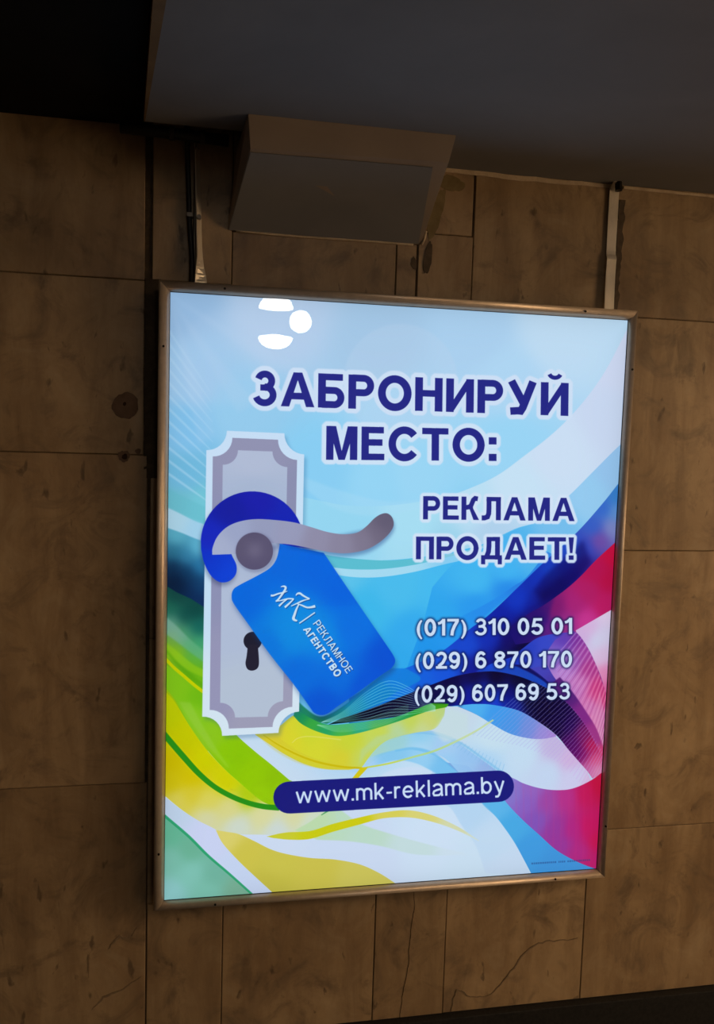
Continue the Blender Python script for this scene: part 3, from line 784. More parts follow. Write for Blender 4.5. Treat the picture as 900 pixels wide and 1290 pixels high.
# crimson field
E_ = cr([(800, 660), (776, 683), (752, 705), (733, 725), (714, 742), (686, 762), (665, 774), (640, 792)]) + [(650, 812), (690, 806), (728, 797)] + [(768, 770), (800, 752)]
shape(E_, [(778, 700, (198, 10, 62)), (768, 730, (186, 12, 70)), (764, 762, (188, 24, 98)), (750, 720, (180, 18, 82)), (740, 745, (176, 28, 100)), (725, 760, (168, 34, 118)), (738, 782, (200, 54, 145)), (715, 785, (150, 45, 135)), (700, 765, (125, 25, 110)), (690, 790, (92, 28, 130)), (672, 778, (62, 16, 112)), (668, 800, (48, 18, 108)), (652, 794, (24, 14, 110))])
shape(cr([(700, 745), (680, 758), (655, 775), (630, 800)]) + [(640, 818), (670, 806), (690, 785)], (22, 14, 112), .5, 6)
# violet-blue petal
H_ = cr([(659, 817), (675, 805), (690, 800), (712, 797), (728, 797)]) + [(745, 830), (740, 900)] + cr([(718, 889), (700, 872), (690, 858), (665, 840), (640, 838), (600, 846)]) + [(620, 836), (645, 828)]
shape(H_, [(664, 820, (38, 62, 190)), (690, 812, (52, 72, 200)), (715, 806, (92, 62, 180)), (700, 830, (80, 80, 205)), (680, 842, (60, 74, 195)), (650, 842, (26, 56, 195)), (700, 860, (62, 45, 150)), (625, 842, (20, 70, 210)), (720, 880, (40, 10, 110))])
shape(cr([(600, 846), (640, 838), (665, 846), (690, 862), (700, 878)]) + [(690, 880)] + cr([(680, 866), (650, 852), (620, 848)]), (28, 92, 222), .7, 1)
shape(cr([(668, 842), (695, 862), (715, 888)]) + [(722, 884), (705, 856), (690, 838)], (72, 62, 175), .6, 1)
# pale pink facet
F2 = [(800, 752), (768.3, 769.7), (725.8, 794.3)] + cr([(727, 797), (741, 816), (752, 839), (759, 857), (765, 880)]) + [(800, 880)]
shape(F2, [(766, 775, (222, 205, 235)), (745, 793, (216, 178, 222)), (750, 805, (205, 215, 240)), (758, 800, (212, 208, 238)), (758, 825, (218, 190, 226)), (763, 850, (226, 140, 190)), (738, 802, (206, 170, 220)), (768, 865, (222, 100, 160))])
# striped pink fan
G2 = cr([(722, 794), (730, 800), (741, 816), (752, 839), (759, 858), (768, 885)]) + [(775, 960), (758, 952)] + cr([(757, 945), (748, 920), (735, 898), (718, 876), (700, 855), (690, 838), (686, 826)]) + [(700, 806)]
shape(G2, [(712, 806, (92, 62, 182)), (726, 806, (120, 52, 160)), (705, 826, (120, 100, 205)), (735, 822, (165, 74, 165)), (722, 832, (150, 100, 190)), (712, 846, (188, 140, 214)), (742, 842, (178, 60, 140)), (732, 862, (204, 130, 195)), (752, 866, (214, 62, 128)), (722, 870, (190, 120, 195)), (745, 890, (208, 128, 190)), (759, 880, (226, 74, 128)), (754, 910, (216, 120, 175)), (758, 930, (222, 140, 185))])
setclip(G2)
s0 = cr([(690, 826), (705, 850), (722, 874), (740, 902), (752, 930), (757, 955)], 8); s1 = cr([(726, 790), (738, 806), (750, 828), (760, 852), (768, 876), (772, 900)], 8)
for i in range(2, 39, 1):
    a, b = s0[i], s1[i]
    shape(stroke_poly([a, ((a[0] + b[0]) / 2 - 1, (a[1] + b[1]) / 2 + 3), b], [.6, 1.3, 1.6]), (140, 30, 120) if i % 2 else (238, 178, 222), .32)
shape(cr([(738, 915), (750, 895), (756, 870)]) + [(762, 900)] + cr([(758, 935), (748, 925)]), (226, 160, 205), .35, 1)
setclip(None)

# lower part: white ground under the arch
K = cr([(575, 889), (600, 900), (620, 912), (642, 924), (665, 930), (684, 931), (701, 928)]) + cr([(718, 945), (738, 968), (748, 984), (765, 960)]) + [(790, 960)] + \
    cr([(770, 966), (757, 975), (740, 986), (720, 994), (700, 996), (680, 993), (660, 987), (640, 978), (615, 967), (590, 960)]) + [(540, 960), (530, 900), (562, 888)]
shape(K, [(575, 905, (198, 218, 236)), (620, 930, (200, 226, 242)), (660, 950, (196, 222, 244)), (700, 940, (196, 184, 226)), (690, 975, (196, 216, 243)), (725, 980, (204, 206, 240)), (720, 955, (208, 180, 224)), (745, 985, (214, 190, 226)), (610, 960, (176, 214, 245))])
shape(cr([(694, 862), (712, 888), (730, 912), (742, 934), (752, 954), (760, 978)]) + [(772, 978)] + cr([(762, 945), (752, 918), (738, 895), (722, 872), (706, 853)]), [(715, 876, (84, 30, 120)), (735, 900, (128, 40, 134)), (748, 925, (160, 54, 136)), (758, 955, (214, 70, 120))], 1, 1)
# dark arch
I_ = cr([(480, 888), (508, 877), (542, 863.5), (574, 852), (601, 847), (624, 846), (650, 851), (670, 858), (691, 868), (705, 878), (718, 889), (736, 911), (748, 932), (757, 950)]) + [(775, 975)] + \
    cr([(764, 971), (756, 976), (747, 981)]) + cr([(740, 971), (718, 946), (701, 926), (678, 909), (653, 895), (621, 888), (600, 887), (586, 888)]) + [(570, 890), (540, 889), (500, 903), (461, 908), (414, 913)] + cr([(430, 905), (449, 899), (480, 888)])
shape(I_, [(430, 908, (4, 40, 40)), (470, 898, (4, 6, 36)), (500, 890, (8, 6, 44)), (530, 878, (12, 8, 66)), (570, 862, (8, 4, 62)), (600, 856, (8, 2, 52)), (625, 853, (6, 0, 40)), (655, 858, (4, 4, 42)), (590, 876, (14, 24, 150)), (605, 868, (22, 50, 190)), (625, 884, (22, 66, 214)), (600, 884, (14, 30, 170)), (640, 873, (8, 10, 115)), (645, 888, (16, 34, 150)),
    (670, 880, (4, 2, 44)), (690, 895, (6, 0, 44)), (705, 905, (10, 0, 54)), (718, 915, (30, 2, 78)), (700, 920, (10, 0, 50)), (722, 935, (66, 4, 92)), (735, 925, (120, 20, 96)), (745, 940, (192, 24, 80)), (735, 950, (130, 20, 105)), (750, 958, (222, 76, 126)), (742, 968, (190, 100, 165)), (753, 970, (226, 150, 190)), (728, 948, (74, 6, 98))])
# blue lens below the arch
J = cr([(566, 890), (586, 888), (600, 887), (621, 888), (653, 895), (678, 909), (701, 926)]) + cr([(701, 928), (684, 931), (665, 930), (642, 924), (620, 912), (600, 900), (578, 890)])
shape(J, [(600, 891, (78, 176, 242)), (625, 900, (62, 155, 238)), (645, 915, (72, 150, 232)), (665, 918, (112, 142, 222)), (685, 925, (150, 140, 218)), (697, 927, (168, 130, 210))])
# diagonal hairlines across arch and lens
setclip(cr([(560, 960), (600, 887), (627, 846), (663, 855), (691, 867), (718, 888), (736, 910), (765, 955)]) + [(775, 990), (720, 990), (690, 960)])
s0 = cr([(596, 926), (625, 934), (655, 940), (682, 950), (706, 962), (730, 985), (748, 996)], 6); s1 = cr([(672, 858), (696, 864), (716, 884), (732, 902), (744, 920), (756, 940), (768, 955)], 6)
for i in range(0, 37):
    a, b = s0[i], s1[i]; f = i / 36
    shape(stroke_poly([a, b], [.9, 1.0]), (150 + 70 * f, 170 - 20 * f, 232), .34)
setclip(None)

# lower right: blue ribbon and crimson-violet field
L_ = cr([(800, 940), (758, 974), (740, 986), (720, 994), (700, 995.5), (680, 993), (660, 987), (648, 981), (620, 969)]) + cr([(624, 990), (639, 1012), (660, 1034), (680, 1052), (700, 1070), (720, 1082), (743, 1092), (770, 1100)]) + [(800, 1100)]
M_ = cr([(560, 960), (590, 985), (608, 1013), (624, 1028), (638, 1046), (650, 1064), (662, 1086), (672, 1105)]) + [(790, 1110), (770, 1096)] + cr([(743, 1091), (720, 1080), (700, 1069), (680, 1051), (660, 1033), (639, 1011), (610, 985), (590, 965)])
shape(M_, [(600, 985, (130, 170, 225)), (622, 1015, (92, 182, 236)), (645, 1045, (72, 170, 230)), (665, 1070, (64, 156, 226)), (700, 1088, (64, 150, 222)), (735, 1098, (66, 150, 222))])
shape(cr([(552, 1012), (568, 1018), (582, 1040), (600, 1066), (612, 1100)]) + [(670, 1104)] + cr([(650, 1064), (638, 1046), (624, 1028), (606, 1010)]), [(590, 1020, (168, 208, 242)), (620, 1060, (188, 216, 243)), (640, 1095, (196, 216, 243))], .6, 1)
shape(L_, [(630, 985, (140, 140, 218)), (648, 1000, (132, 118, 205)), (664, 1010, (136, 96, 195)), (675, 1035, (130, 84, 186)), (668, 995, (148, 100, 192)), (690, 1010, (158, 70, 165)), (700, 1045, (148, 58, 158)), (715, 1005, (182, 48, 138)), (722, 1045, (178, 38, 132)), (738, 1000, (196, 22, 90)), (755, 990, (198, 14, 64)), (742, 1040, (200, 20, 96)), (754, 1060, (204, 18, 82)), (730, 1075, (176, 42, 132)), (748, 1085, (190, 30, 110)), (706, 1065, (150, 56, 156))])
setclip(L_)
for i in range(11):
    x = 650 + i * 9.5
    line([(x, 985), (x + 1, 1030), (x - 1, 1095)], 2.5, (230, 60, 120), .06)
setclip(None)

# light blue arcs behind the address pill
shape(cr([(452, 962), (470, 944), (495, 930), (520, 923), (545, 924), (570, 932), (600, 952), (625, 970), (645, 985)]) + [(640, 1000), (600, 1000)] + cr([(580, 975), (560, 955), (535, 946), (510, 943), (485, 950), (462, 965)]),
      [(470, 945, (165, 212, 200)), (500, 932, (156, 210, 214)), (530, 928, (140, 206, 240)), (560, 940, (164, 205, 245)), (590, 955, (150, 196, 242)), (615, 972, (146, 178, 232)), (560, 962, (150, 205, 246)), (530, 942, (172, 216, 245))], .92)
line([(495, 929), (520, 923), (548, 924), (580, 936), (612, 958), (640, 978)], [2, 5, 3, 3], (122, 190, 236), .65, 1)
shape(cr([(440, 972), (462, 957), (485, 948), (515, 943), (540, 947), (565, 962), (580, 978), (575, 990)]) + [(540, 985)] + cr([(545, 972), (525, 962), (500, 958), (470, 966), (455, 975)]),
      [(450, 968, (170, 210, 245)), (500, 950, (122, 196, 240)), (530, 952, (138, 204, 245)), (560, 970, (100, 186, 240))], .8, 1)
line([(498, 946), (520, 943), (545, 949), (565, 963)], [2, 4, 2], (110, 190, 238), .7, 1)
shape(cr([(470, 985), (490, 972), (520, 966), (545, 972), (560, 985)]) + [(520, 990)], (205, 224, 247), .8, 2)
setclip(cr([(570, 925), (600, 930), (640, 955), (660, 980)]) + [(600, 975), (565, 940)])
for i in range(16): line([(570 + i * 4.4, 928 + i * 2.3), (562 + i * 4.6, 934 + i * 2.9)], .9, (125, 188, 232), .5)
setclip(None)

# left margin: teal to navy, then greens and yellows
shape([(205, 655), (262, 672), (262, 800), (205, 800)], [(222, 676, (92, 176, 200)), (248, 690, (100, 186, 215)), (218, 695, (40, 110, 140)), (235, 700, (48, 125, 165)), (252, 712, (38, 120, 170)), (218, 715, (6, 38, 72)), (235, 722, (10, 52, 92)), (222, 732, (2, 22, 52)), (250, 740, (16, 66, 112)), (240, 745, (6, 36, 78)), (252, 755, (8, 40, 88)), (225, 742, (4, 30, 60))])
shape(cr([(208, 638), (225, 646), (245, 656), (262, 662)]) + cr([(262, 684), (245, 678), (228, 671), (208, 664)]), [(220, 654, (172, 212, 232)), (250, 668, (160, 208, 236))], 1, 1)
shape(cr([(208, 612), (230, 625), (262, 640)]) + cr([(262, 660), (240, 652), (208, 636)]), (100, 188, 205), .5, 2)
shape([(205, 735), (222, 746), (240, 754), (262, 768), (262, 960), (205, 960)], [(222, 752, (12, 62, 62)), (245, 768, (8, 66, 64)), (215, 765, (26, 104, 84)), (232, 775, (10, 74, 70)), (250, 790, (14, 96, 90)), (216, 785, (96, 158, 140)), (232, 800, (70, 150, 120)), (250, 812, (60, 160, 120)), (216, 805, (120, 172, 60)),
    (222, 820, (132, 186, 22)), (245, 830, (96, 178, 60)), (240, 845, (96, 172, 12)), (222, 850, (122, 186, 20)), (250, 860, (110, 184, 16)), (216, 880, (160, 190, 10)), (240, 890, (118, 190, 28)), (250, 920, (130, 196, 40))])
shape(cr([(208, 776), (224, 790), (240, 806), (262, 824)]) + cr([(262, 838), (240, 822), (222, 808), (208, 798)]), [(214, 788, (128, 176, 158)), (250, 825, (96, 176, 130))], .7, 2)
shape(cr([(208, 808), (225, 822), (245, 838), (262, 846)]) + cr([(262, 856), (240, 846), (222, 834), (208, 826)]), (150, 202, 24), .6, 2)
line([(208, 818), (225, 838), (245, 856), (262, 868)], [3, 5, 6], (84, 160, 10), .55, 2)

# lime and yellow sweep lower left
R2 = [(205, 868)] + cr([(205, 868), (220, 884), (240, 916), (260, 944), (280, 966), (301, 985), (330, 1008), (352, 1020)]) + [(420, 1010), (425, 1035)] + cr([(400, 1056), (340, 1052), (300, 1051), (272, 1046), (250, 1034), (230, 1021), (208, 1003), (200, 995)])
shape(R2, [(214, 900, (188, 200, 2)), (230, 930, (196, 200, 0)), (255, 960, (204, 206, 0)), (285, 985, (208, 208, 0)), (312, 1002, (176, 204, 12)), (214, 960, (204, 186, 0)), (240, 980, (210, 192, 0)), (216, 985, (206, 190, 10)), (240, 1000, (214, 200, 50)), (262, 1010, (218, 210, 90)), (290, 1018, (218, 214, 140)), (330, 1028, (218, 218, 160)), (225, 1008, (216, 206, 90)),
    (260, 1030, (212, 214, 170)), (300, 1040, (206, 218, 208)), (350, 1046, (204, 218, 218)), (390, 1040, (206, 222, 205)), (370, 1030, (216, 218, 165))])
P2 = cr([(205, 862), (222, 884), (242, 918), (262, 946), (282, 968), (302, 986), (328, 1008), (345, 1016)]) + [(366, 1010), (368, 984)] + cr([(365, 983), (341, 962.6), (321, 946.5), (299, 927), (280, 905), (258, 872)]) + [(230, 850), (205, 835)]
shape(P2, [(222, 870, (128, 194, 24)), (240, 900, (136, 200, 34)), (262, 935, (140, 198, 30)), (250, 880, (112, 186, 18)), (285, 950, (140, 200, 8)), (300, 950, (138, 196, 6)), (320, 975, (146, 200, 4)), (345, 985, (140, 192, 6)), (330, 1000, (150, 202, 8))])
shape(cr([(225, 884), (244, 914), (264, 942), (285, 966)]) + cr([(290, 968), (272, 942), (256, 915), (240, 885)]), (160, 208, 80), .35, 2)
line([(205, 826), (218, 840), (232, 852), (246, 864), (262, 876)], [4, 4, 4], (200, 206, 0), .95)
line([(203, 920), (211, 930), (230, 952), (250, 974), (270, 991), (291, 1003), (311, 1011), (331, 1016), (352, 1018)], [7.5, 7.5, 6.5, 6.5, 7], (38, 144, 24), 1)
# white sweep
S_ = cr([(203, 998), (210, 1006), (230, 1021), (250, 1034), (273, 1046), (290, 1062), (310, 1090), (345, 1128)]) + [(310, 1135)] + cr([(315, 1124), (290, 1102), (262, 1078), (238, 1054), (210, 1030), (203, 1024)])
shape(S_, [(215, 1018, (192, 212, 236)), (260, 1060, (202, 212, 244)), (300, 1100, (198, 214, 243))])
shape([(200, 1020), (210, 1030), (238, 1054), (262, 1078), (290, 1102), (318, 1127), (310, 1145), (200, 1145)], [(216, 1050, (100, 182, 150)), (240, 1070, (106, 178, 150)), (216, 1085, (122, 190, 172)), (240, 1100, (128, 196, 182)), (270, 1100, (112, 180, 160)), (214, 1125, (140, 200, 200)), (300, 1120, (120, 176, 150)), (260, 1125, (124, 194, 176))])
line([(203, 1023), (210, 1030), (238, 1054), (262, 1078), (290, 1102), (318, 1127)], [3.4, 3.4, 2.6], (40, 160, 108), .95)
# mustard wedge
U2 = cr([(272, 1046), (285, 1048), (301, 1051), (321, 1060), (341, 1070), (361, 1076), (391, 1081), (422, 1083), (453, 1089), (478, 1100), (500, 1114)]) + [(350, 1132)] + cr([(345, 1126), (321, 1104), (301, 1085), (281, 1063), (272, 1046)])
shape(U2, [(285, 1055, (218, 208, 110)), (310, 1075, (206, 196, 76)), (350, 1090, (204, 196, 78)), (400, 1100, (204, 194, 78)), (450, 1105, (206, 198, 92)), (340, 1112, (196, 188, 70))])
# pale green wedge and mustard ribbon
W_ = cr([(372, 1046), (390, 1036), (407, 1024), (415, 1019)]) + [(430, 1019)] + cr([(430, 1021), (455, 1038), (490, 1050), (540, 1064), (590, 1076)]) + cr([(560, 1078), (520, 1076), (480, 1066), (440, 1060), (400, 1058)])
shape(W_, [(400, 1035, (186, 220, 170)), (430, 1032, (184, 220, 186)), (460, 1048, (186, 220, 196)), (520, 1068, (196, 222, 222)), (580, 1076, (205, 225, 240))], .85, 1)
V_ = cr([(336, 1054), (360, 1049), (391, 1047), (420, 1038), (453, 1030), (484, 1023.5), (516, 1021), (547, 1028), (578, 1042), (604, 1059)]) + cr([(604, 1060), (578, 1047), (547, 1036), (516, 1030), (484, 1031), (453, 1039), (420, 1048), (391, 1057), (366, 1058), (345, 1056)])
shape(V_, [(350, 1053, (202, 204, 50)), (400, 1048, (202, 204, 20)), (450, 1036, (206, 204, 20)), (490, 1027, (216, 208, 90)), (530, 1028, (218, 212, 120)), (575, 1044, (212, 218, 175)), (603, 1059, (206, 222, 215))])
line([(405, 1027), (413, 1022), (420, 1018)], [1, 3], (30, 130, 70), .7)

# yellow leaf right of the door plate
X2 = [(318, 918)] + cr([(352, 915), (376, 900), (400, 920), (430, 926), (470, 918), (505, 905), (540, 892), (562, 888)]) + cr([(560, 902), (548, 918), (520, 924), (490, 932), (472, 946), (456, 967)]) + cr([(440, 970), (410, 969), (385, 963), (360, 951), (340, 938), (322, 926)])
shape(X2, [(340, 930, (220, 206, 50)), (370, 935, (218, 214, 46)), (400, 945, (214, 216, 50)), (390, 925, (206, 216, 50)), (430, 955, (216, 208, 50)), (440, 935, (202, 214, 56)), (480, 925, (202, 216, 74)), (455, 955, (200, 214, 90)), (480, 935, (190, 216, 120)), (520, 910, (196, 214, 80)), (540, 905, (204, 212, 110)), (556, 895, (186, 212, 130)), (500, 925, (180, 214, 170)), (530, 918, (200, 216, 160))])
shape(cr([(325, 927), (345, 945), (372, 960), (400, 968), (430, 970), (452, 968)]) + cr([(452, 966), (425, 964), (398, 956), (372, 944), (350, 928)]), (206, 190, 50), .28, 1)
shape([(546, 922), (566, 892), (590, 900), (590, 930), (560, 935)], (200, 224, 228), .7, 4)
shape(cr([(452, 966), (462, 950), (480, 936), (505, 928)]) + [(500, 922), (475, 928), (455, 945)], (184, 214, 150), .6, 3)
line([(332, 926), (350, 938), (375, 951), (400, 960), (430, 966), (458, 968)], [1.2, 2.5, 2.5], (204, 186, 10), .95)
shape([(455, 967), (465, 966), (452, 980), (443, 982)], (212, 198, 20), 1)
line([(462, 967), (490, 962), (520, 954), (548, 946), (575, 934), (600, 921), (622, 907)], [2, 2.2, 2.6, 2.6, 2], [(470, 966, (200, 214, 60)), (540, 948, (186, 218, 130)), (600, 920, (198, 220, 160))], .85)
line([(368, 936), (376, 930), (392, 928), (430, 932)], [1, 1.5], (228, 226, 120), .6)

# cyan-green bundle with hairlines below the card
Y_ = cr([(372, 880), (385, 892), (400, 902), (415, 900), (440, 884), (466, 862), (492, 842)]) + cr([(512, 842), (530, 856), (500, 872), (480, 886)]) + cr([(449, 899), (430, 905), (412, 912)]) + [(392, 908), (372, 900)]
shape(Y_, [(385, 898, (22, 130, 90)), (405, 906, (16, 110, 70)), (425, 898, (14, 130, 130)), (445, 885, (14, 140, 180)), (470, 870, (10, 136, 205)), (495, 850, (18, 128, 225)), (480, 878, (12, 128, 200))], .95, 1)
Z_ = cr([(372, 892), (392, 905), (414, 913), (445, 911), (475, 907), (500, 903), (526, 893), (545, 886), (566, 887)]) + cr([(563, 891), (540, 896), (505, 908), (470, 919), (440, 926), (420, 927), (398, 921), (380, 912), (370, 902)])
shape(Z_, [(380, 900, (20, 140, 90)), (395, 912, (60, 170, 60)), (410, 918, (30, 160, 105)), (430, 918, (34, 164, 120)), (455, 914, (40, 168, 140)), (480, 910, (30, 150, 130)), (505, 902, (40, 160, 90)), (530, 895, (44, 156, 40)), (555, 889, (64, 160, 20)), (430, 925, (100, 190, 40)), (480, 916, (120, 196, 40))])
setclip(cr([(396, 916), (420, 900), (450, 878), (480, 856), (500, 850), (530, 862), (552, 886)]) + [(552, 895), (500, 912), (430, 924)])
for i in range(12):
    f = i / 11
    top = [(405, 910), (432, 897 + 12 * f), (462, 872 + 36 * f), (490, 858 + 44 * f), (515, 866 + 34 * f), (534, 880 + 17 * f), (549, 890 + 6 * f)]
    line(top, [.4, .8, .9, .8], (165, 232, 232), .45)
for i in range(9):
    f = i / 8
    line([(398, 913), (425, 914 + 8 * f), (455, 908 + 11 * f), (485, 898 + 14 * f), (515, 888 + 12 * f)], .7, (150, 225, 170), .35)
setclip(None)

# ---- door plate
def notched(tl, tr, br, bl, r, n=8):
    """rectangle tl-tr-br-bl with concave quarter circles cut out of its corners"""
    C4 = [np.array(q, float) for q in (tl, tr, br, bl)]; out = []
    for i in range(4):
        c, p, q = C4[i], C4[i - 1], C4[(i + 1) % 4]
        u = (p - c) / np.linalg.norm(p - c); v = (q - c) / np.linalg.norm(q - c)
        rr = r[i] if isinstance(r, (list, tuple)) else r
        for k in range(n + 1):
            a = math.pi / 2 * k / n
            out.append(tuple(c + u * rr * math.cos(a) + v * rr * math.sin(a)))
    return out
PL = notched((260.5, 541.5), (384, 547), (376.5, 922), (254.5, 928.5), 25.5)
shape([(x + 3, y + 4) for x, y in PL], (40, 90, 140), .30, 5)
shape(PL, [(320, 560, (200, 224, 248)), (258, 700, (196, 224, 246)), (320, 915, (212, 230, 244)), (380, 650, (200, 226, 248))])
shape(notched((268.5, 550.5), (375, 555), (368, 915), (264, 919), 24.5), [(320, 560, (146, 148, 180)), (270, 700, (142, 146, 182)), (320, 905, (158, 158, 184)), (372, 640, (140, 144, 178)), (270, 880, (150, 150, 184))])
shape(notched((281, 566.5), (362.5, 569.5), (356.5, 902.5), (277.3, 904.5), 19), [(320, 580, (178, 190, 216)), (320, 620, (168, 184, 212)), (300, 780, (176, 190, 216)), (320, 880, (180, 194, 214)), (350, 680, (168, 184, 212))])
# key hole
shape(np.c_[318.5 + 11.5 * np.cos(th), 807.5 + 11.5 * np.sin(th)], (30, 30, 48))
shape(cr([(312.5, 812), (311, 826), (309.5, 836), (312, 843), (318, 845), (324.5, 842), (326.5, 834), (325, 812)], 4), (34, 32, 50))

# ---- door hanger: hook, card
def arc(cx, cy, r, a0, a1, n=20, ry=None):
    return [(cx + r * math.cos(math.radians(a0 + (a1 - a0) * i / n)), cy + (ry or r) * math.sin(math.radians(a0 + (a1 - a0) * i / n))) for i in range(n + 1)]
HK = arc(318, 684, 65, -22, -176, 26) + cr([(253.5, 692), (257, 708), (265, 724), (276, 733), (288, 732.5), (297, 724), (298, 712), (292, 699), (290, 690)], 5) + arc(321, 694, 32, -172, -20, 12) + [(362, 688), (400, 692)]
shape([(x - 1, y + 4) for x, y in HK], (40, 50, 90), .45, 6)
CD = [(352.5, 685), (408, 696.5)] + cr([(408.5, 697), (430, 729), (460, 773), (484, 808), (496, 826), (498, 834), (493, 842), (480, 851), (450, 873), (424, 891), (414, 898.5), (405, 901), (396, 898), (390, 890), (370, 862), (340, 824), (312, 785), (295, 761), (292, 752), (294, 743), (302, 737), (325, 725), (341, 715), (349, 703), (352.5, 687)], 4)
shape([(x + 2, y + 5) for x, y in CD], (20, 60, 130), .50, 7)
shape(HK, [(320, 625, (24, 30, 172)), (262, 680, (22, 38, 188)), (290, 640, (20, 30, 160)), (370, 650, (18, 36, 180)), (270, 712, (10, 58, 205)), (285, 722, (12, 66, 215)), (256, 700, (12, 50, 200))])
shape(CD, [(360, 700, (6, 104, 222)), (400, 710, (4, 102, 224)), (300, 752, (4, 104, 222)), (380, 790, (14, 140, 226)), (365, 800, (14, 138, 226)), (410, 800, (12, 134, 228)), (440, 790, (8, 112, 226)), (490, 832, (4, 82, 214)), (460, 865, (4, 86, 216)), (405, 893, (4, 86, 214)), (340, 815, (8, 118, 222)), (430, 740, (4, 100, 224)), (375, 850, (6, 108, 222)), (430, 850, (6, 108, 222))])

# ---- lever handle
LV = cr([(267.5, 699), (268, 690), (274, 676), (286, 664), (302, 657), (322, 654), (345, 655), (370, 658), (392, 664), (412, 670), (432, 673), (450, 671), (462, 663), (472, 653), (481, 647.5), (489, 647), (495, 653), (496, 663), (489, 674), (476, 685), (460, 693), (438, 697), (418, 696), (396, 692), (372, 687), (352, 684.5)], 5) + [(340, 684), (321, 690), (296, 698)]
shape([(x + 1, y + 4) for x, y in LV[60:]], (20, 40, 110), .38, 5)
shape(LV, [(275, 690, (166, 176, 206)), (300, 668, (156, 166, 200)), (330, 665, (150, 157, 190)), (365, 668, (152, 156, 188)), (400, 680, (144, 142, 170)), (430, 686, (138, 134, 160)), (460, 680, (128, 122, 146)), (485, 658, (98, 92, 116)), (475, 672, (112, 105, 128))])
shape(np.c_[322 + 25.5 * np.cos(th), 696 + 25.5 * np.sin(th)], (90, 92, 130), .35, 3)
shape(np.c_[320.7 + 23.5 * np.cos(th), 694.3 + 23.5 * np.sin(th)], [(321, 694, (118, 112, 140)), (305, 690, (90, 84, 112)), (337, 690, (88, 82, 112)), (321, 674, (86, 80, 110)), (321, 714, (86, 80, 112)), (310, 706, (88, 82, 112)), (333, 706, (88, 82, 112))])

# ---- agency mark and words on the card (reading down to the right)
def mark(dx, dy, col, al):
    P = lambda q: [(335 + x / 7.5 + dx, 725 + y / 7.5 + dy) for x, y in q]
    for q, w in ((((142, 108), (165, 102), (185, 108), (186, 128), (160, 170), (120, 225), (95, 245)), [1, 3, 3, 2]),
                 (((48, 188), (70, 190), (120, 172), (170, 160), (205, 148)), [2.8, 2.2, 1]),
                 (((95, 245), (150, 235), (210, 220), (265, 222)), [1.2, 2, 2]), (((205, 222), (165, 252), (125, 290)), [1.5, 2.6]),
                 (((265, 222), (225, 262), (180, 302)), [1.6, 3.0]),
                 (((285, 190), (300, 172), (325, 170), (350, 188), (385, 208), (415, 222)), [1.2, 3, 2.6, 2.2]),
                 (((415, 222), (360, 235), (300, 262), (240, 290)), [1, 2.2, 1.2]),
                 (((300, 268), (340, 282), (390, 302), (430, 300), (468, 290)), [1.4, 2.4, 2.6, 3.8]),
                 (((312, 275), (290, 320), (272, 372), (262, 405), (275, 422), (298, 428)), [1.8, 3.2, 4, 2]),
                 (((318, 452), (465, 350)), [1.7, 1.7])):
        shape(stroke_poly(cr(P(q), 4) if len(q) > 2 else P(q), [v * .92 for v in w]), col, al)
mark(.9, 1.1, (20, 60, 130), .6); mark(0, 0, (206, 228, 246), .97)
for dx, dy, col, hl in ((.8, .9, (20, 60, 130), 0), (0, 0, (200, 226, 246), 0)):
    o = np.array((dx, dy))
    c7 = lambda x, y: (335 + x / 7.5 + dx, 725 + y / 7.5 + dy)
    write('РЕКЛАМНОЕ', c7(445, 458), c7(768, 930), c7(505, 415), c7(826, 888), col, .15, .15)
    write('АГЕНТСТВО', c7(350, 510), c7(664, 968), c7(408, 474), c7(724, 925), col, .235, .14)

# ---- headline, slogan, telephone numbers, address
NAVY = (36, 40, 134); WH = (204, 222, 246)
write('ЗАБРОНИРУЙ', (319, 510.5), (716.5, 524), (319.5, 467), (717, 482.6), NAVY, .225, .105, 12, (208, 226, 248), .95)
write('МЕСТО:', (411, 579.2), (626, 580.8), (411.5, 536.5), (626, 540.8), NAVY, .225, .125, 12, (208, 228, 249), .97)
write('РЕКЛАМА', (533.3, 654.3), (724.5, 656.6), (533.6, 625), (724.6, 627.3), NAVY, .215, .115, 9, (210, 228, 249), .97)
write('ПРОДАЕТ!', (524.4, 704.6), (723.5, 705.4), (524.6, 676), (723.6, 677), NAVY, .215, .115, 9, (210, 228, 249), .97)
write('(017) 310 05 01', (525.3, 801.3), (721.4, 798.8), (525.3, 780), (721.4, 778.4), WH, .19, .11, shadow=3)
write('(029) 6 870 170', (523.8, 843), (721.2, 840.6), (523.8, 821.8), (721.3, 820), WH, .19, .11, shadow=3)
write('(029) 607 69 53', (522.5, 885.4), (718.6, 881), (522.5, 864.2), (718.6, 860.4), WH, .19, .11, shadow=3)
a, b = np.array((364.8, 1004.9)), np.array((628.2, 990.6)); u = (b - a) / np.linalg.norm(b - a); n2 = np.array((-u[1], u[0])); r = 20.2
pill = [tuple(a + r * (n2 * math.cos(q) - u * math.sin(q))) for q in np.linspace(0, math.pi, 16)] + [tuple(b + r * 0.98 * (-n2 * math.cos(q) + u * math.sin(q))) for q in np.linspace(0, math.pi, 16)]
shape(pill, (24, 26, 124))
write('www.mk-reklama.by', (373, 1012.7), (636.4, 998.6), (372.5, 991.6), (635.8, 977.6), (202, 222, 248), .135, .13)
# tiny imprint line at the foot: too small to read, drawn as fine grey marks
rq = random.Random(5)
x = 670.0
while x < 744:
    wd = rq.choice((1.4, 1.8, 2.2))
    if not (700 < x < 702.5 or 711 < x < 714):
        y = 1089.2 - (x - 670) * .062
        shape([(x, y), (x + wd, y - .1), (x + wd, y - 2.4), (x, y - 2.2)], (40, 70, 130), .55)
    x += wd + .7
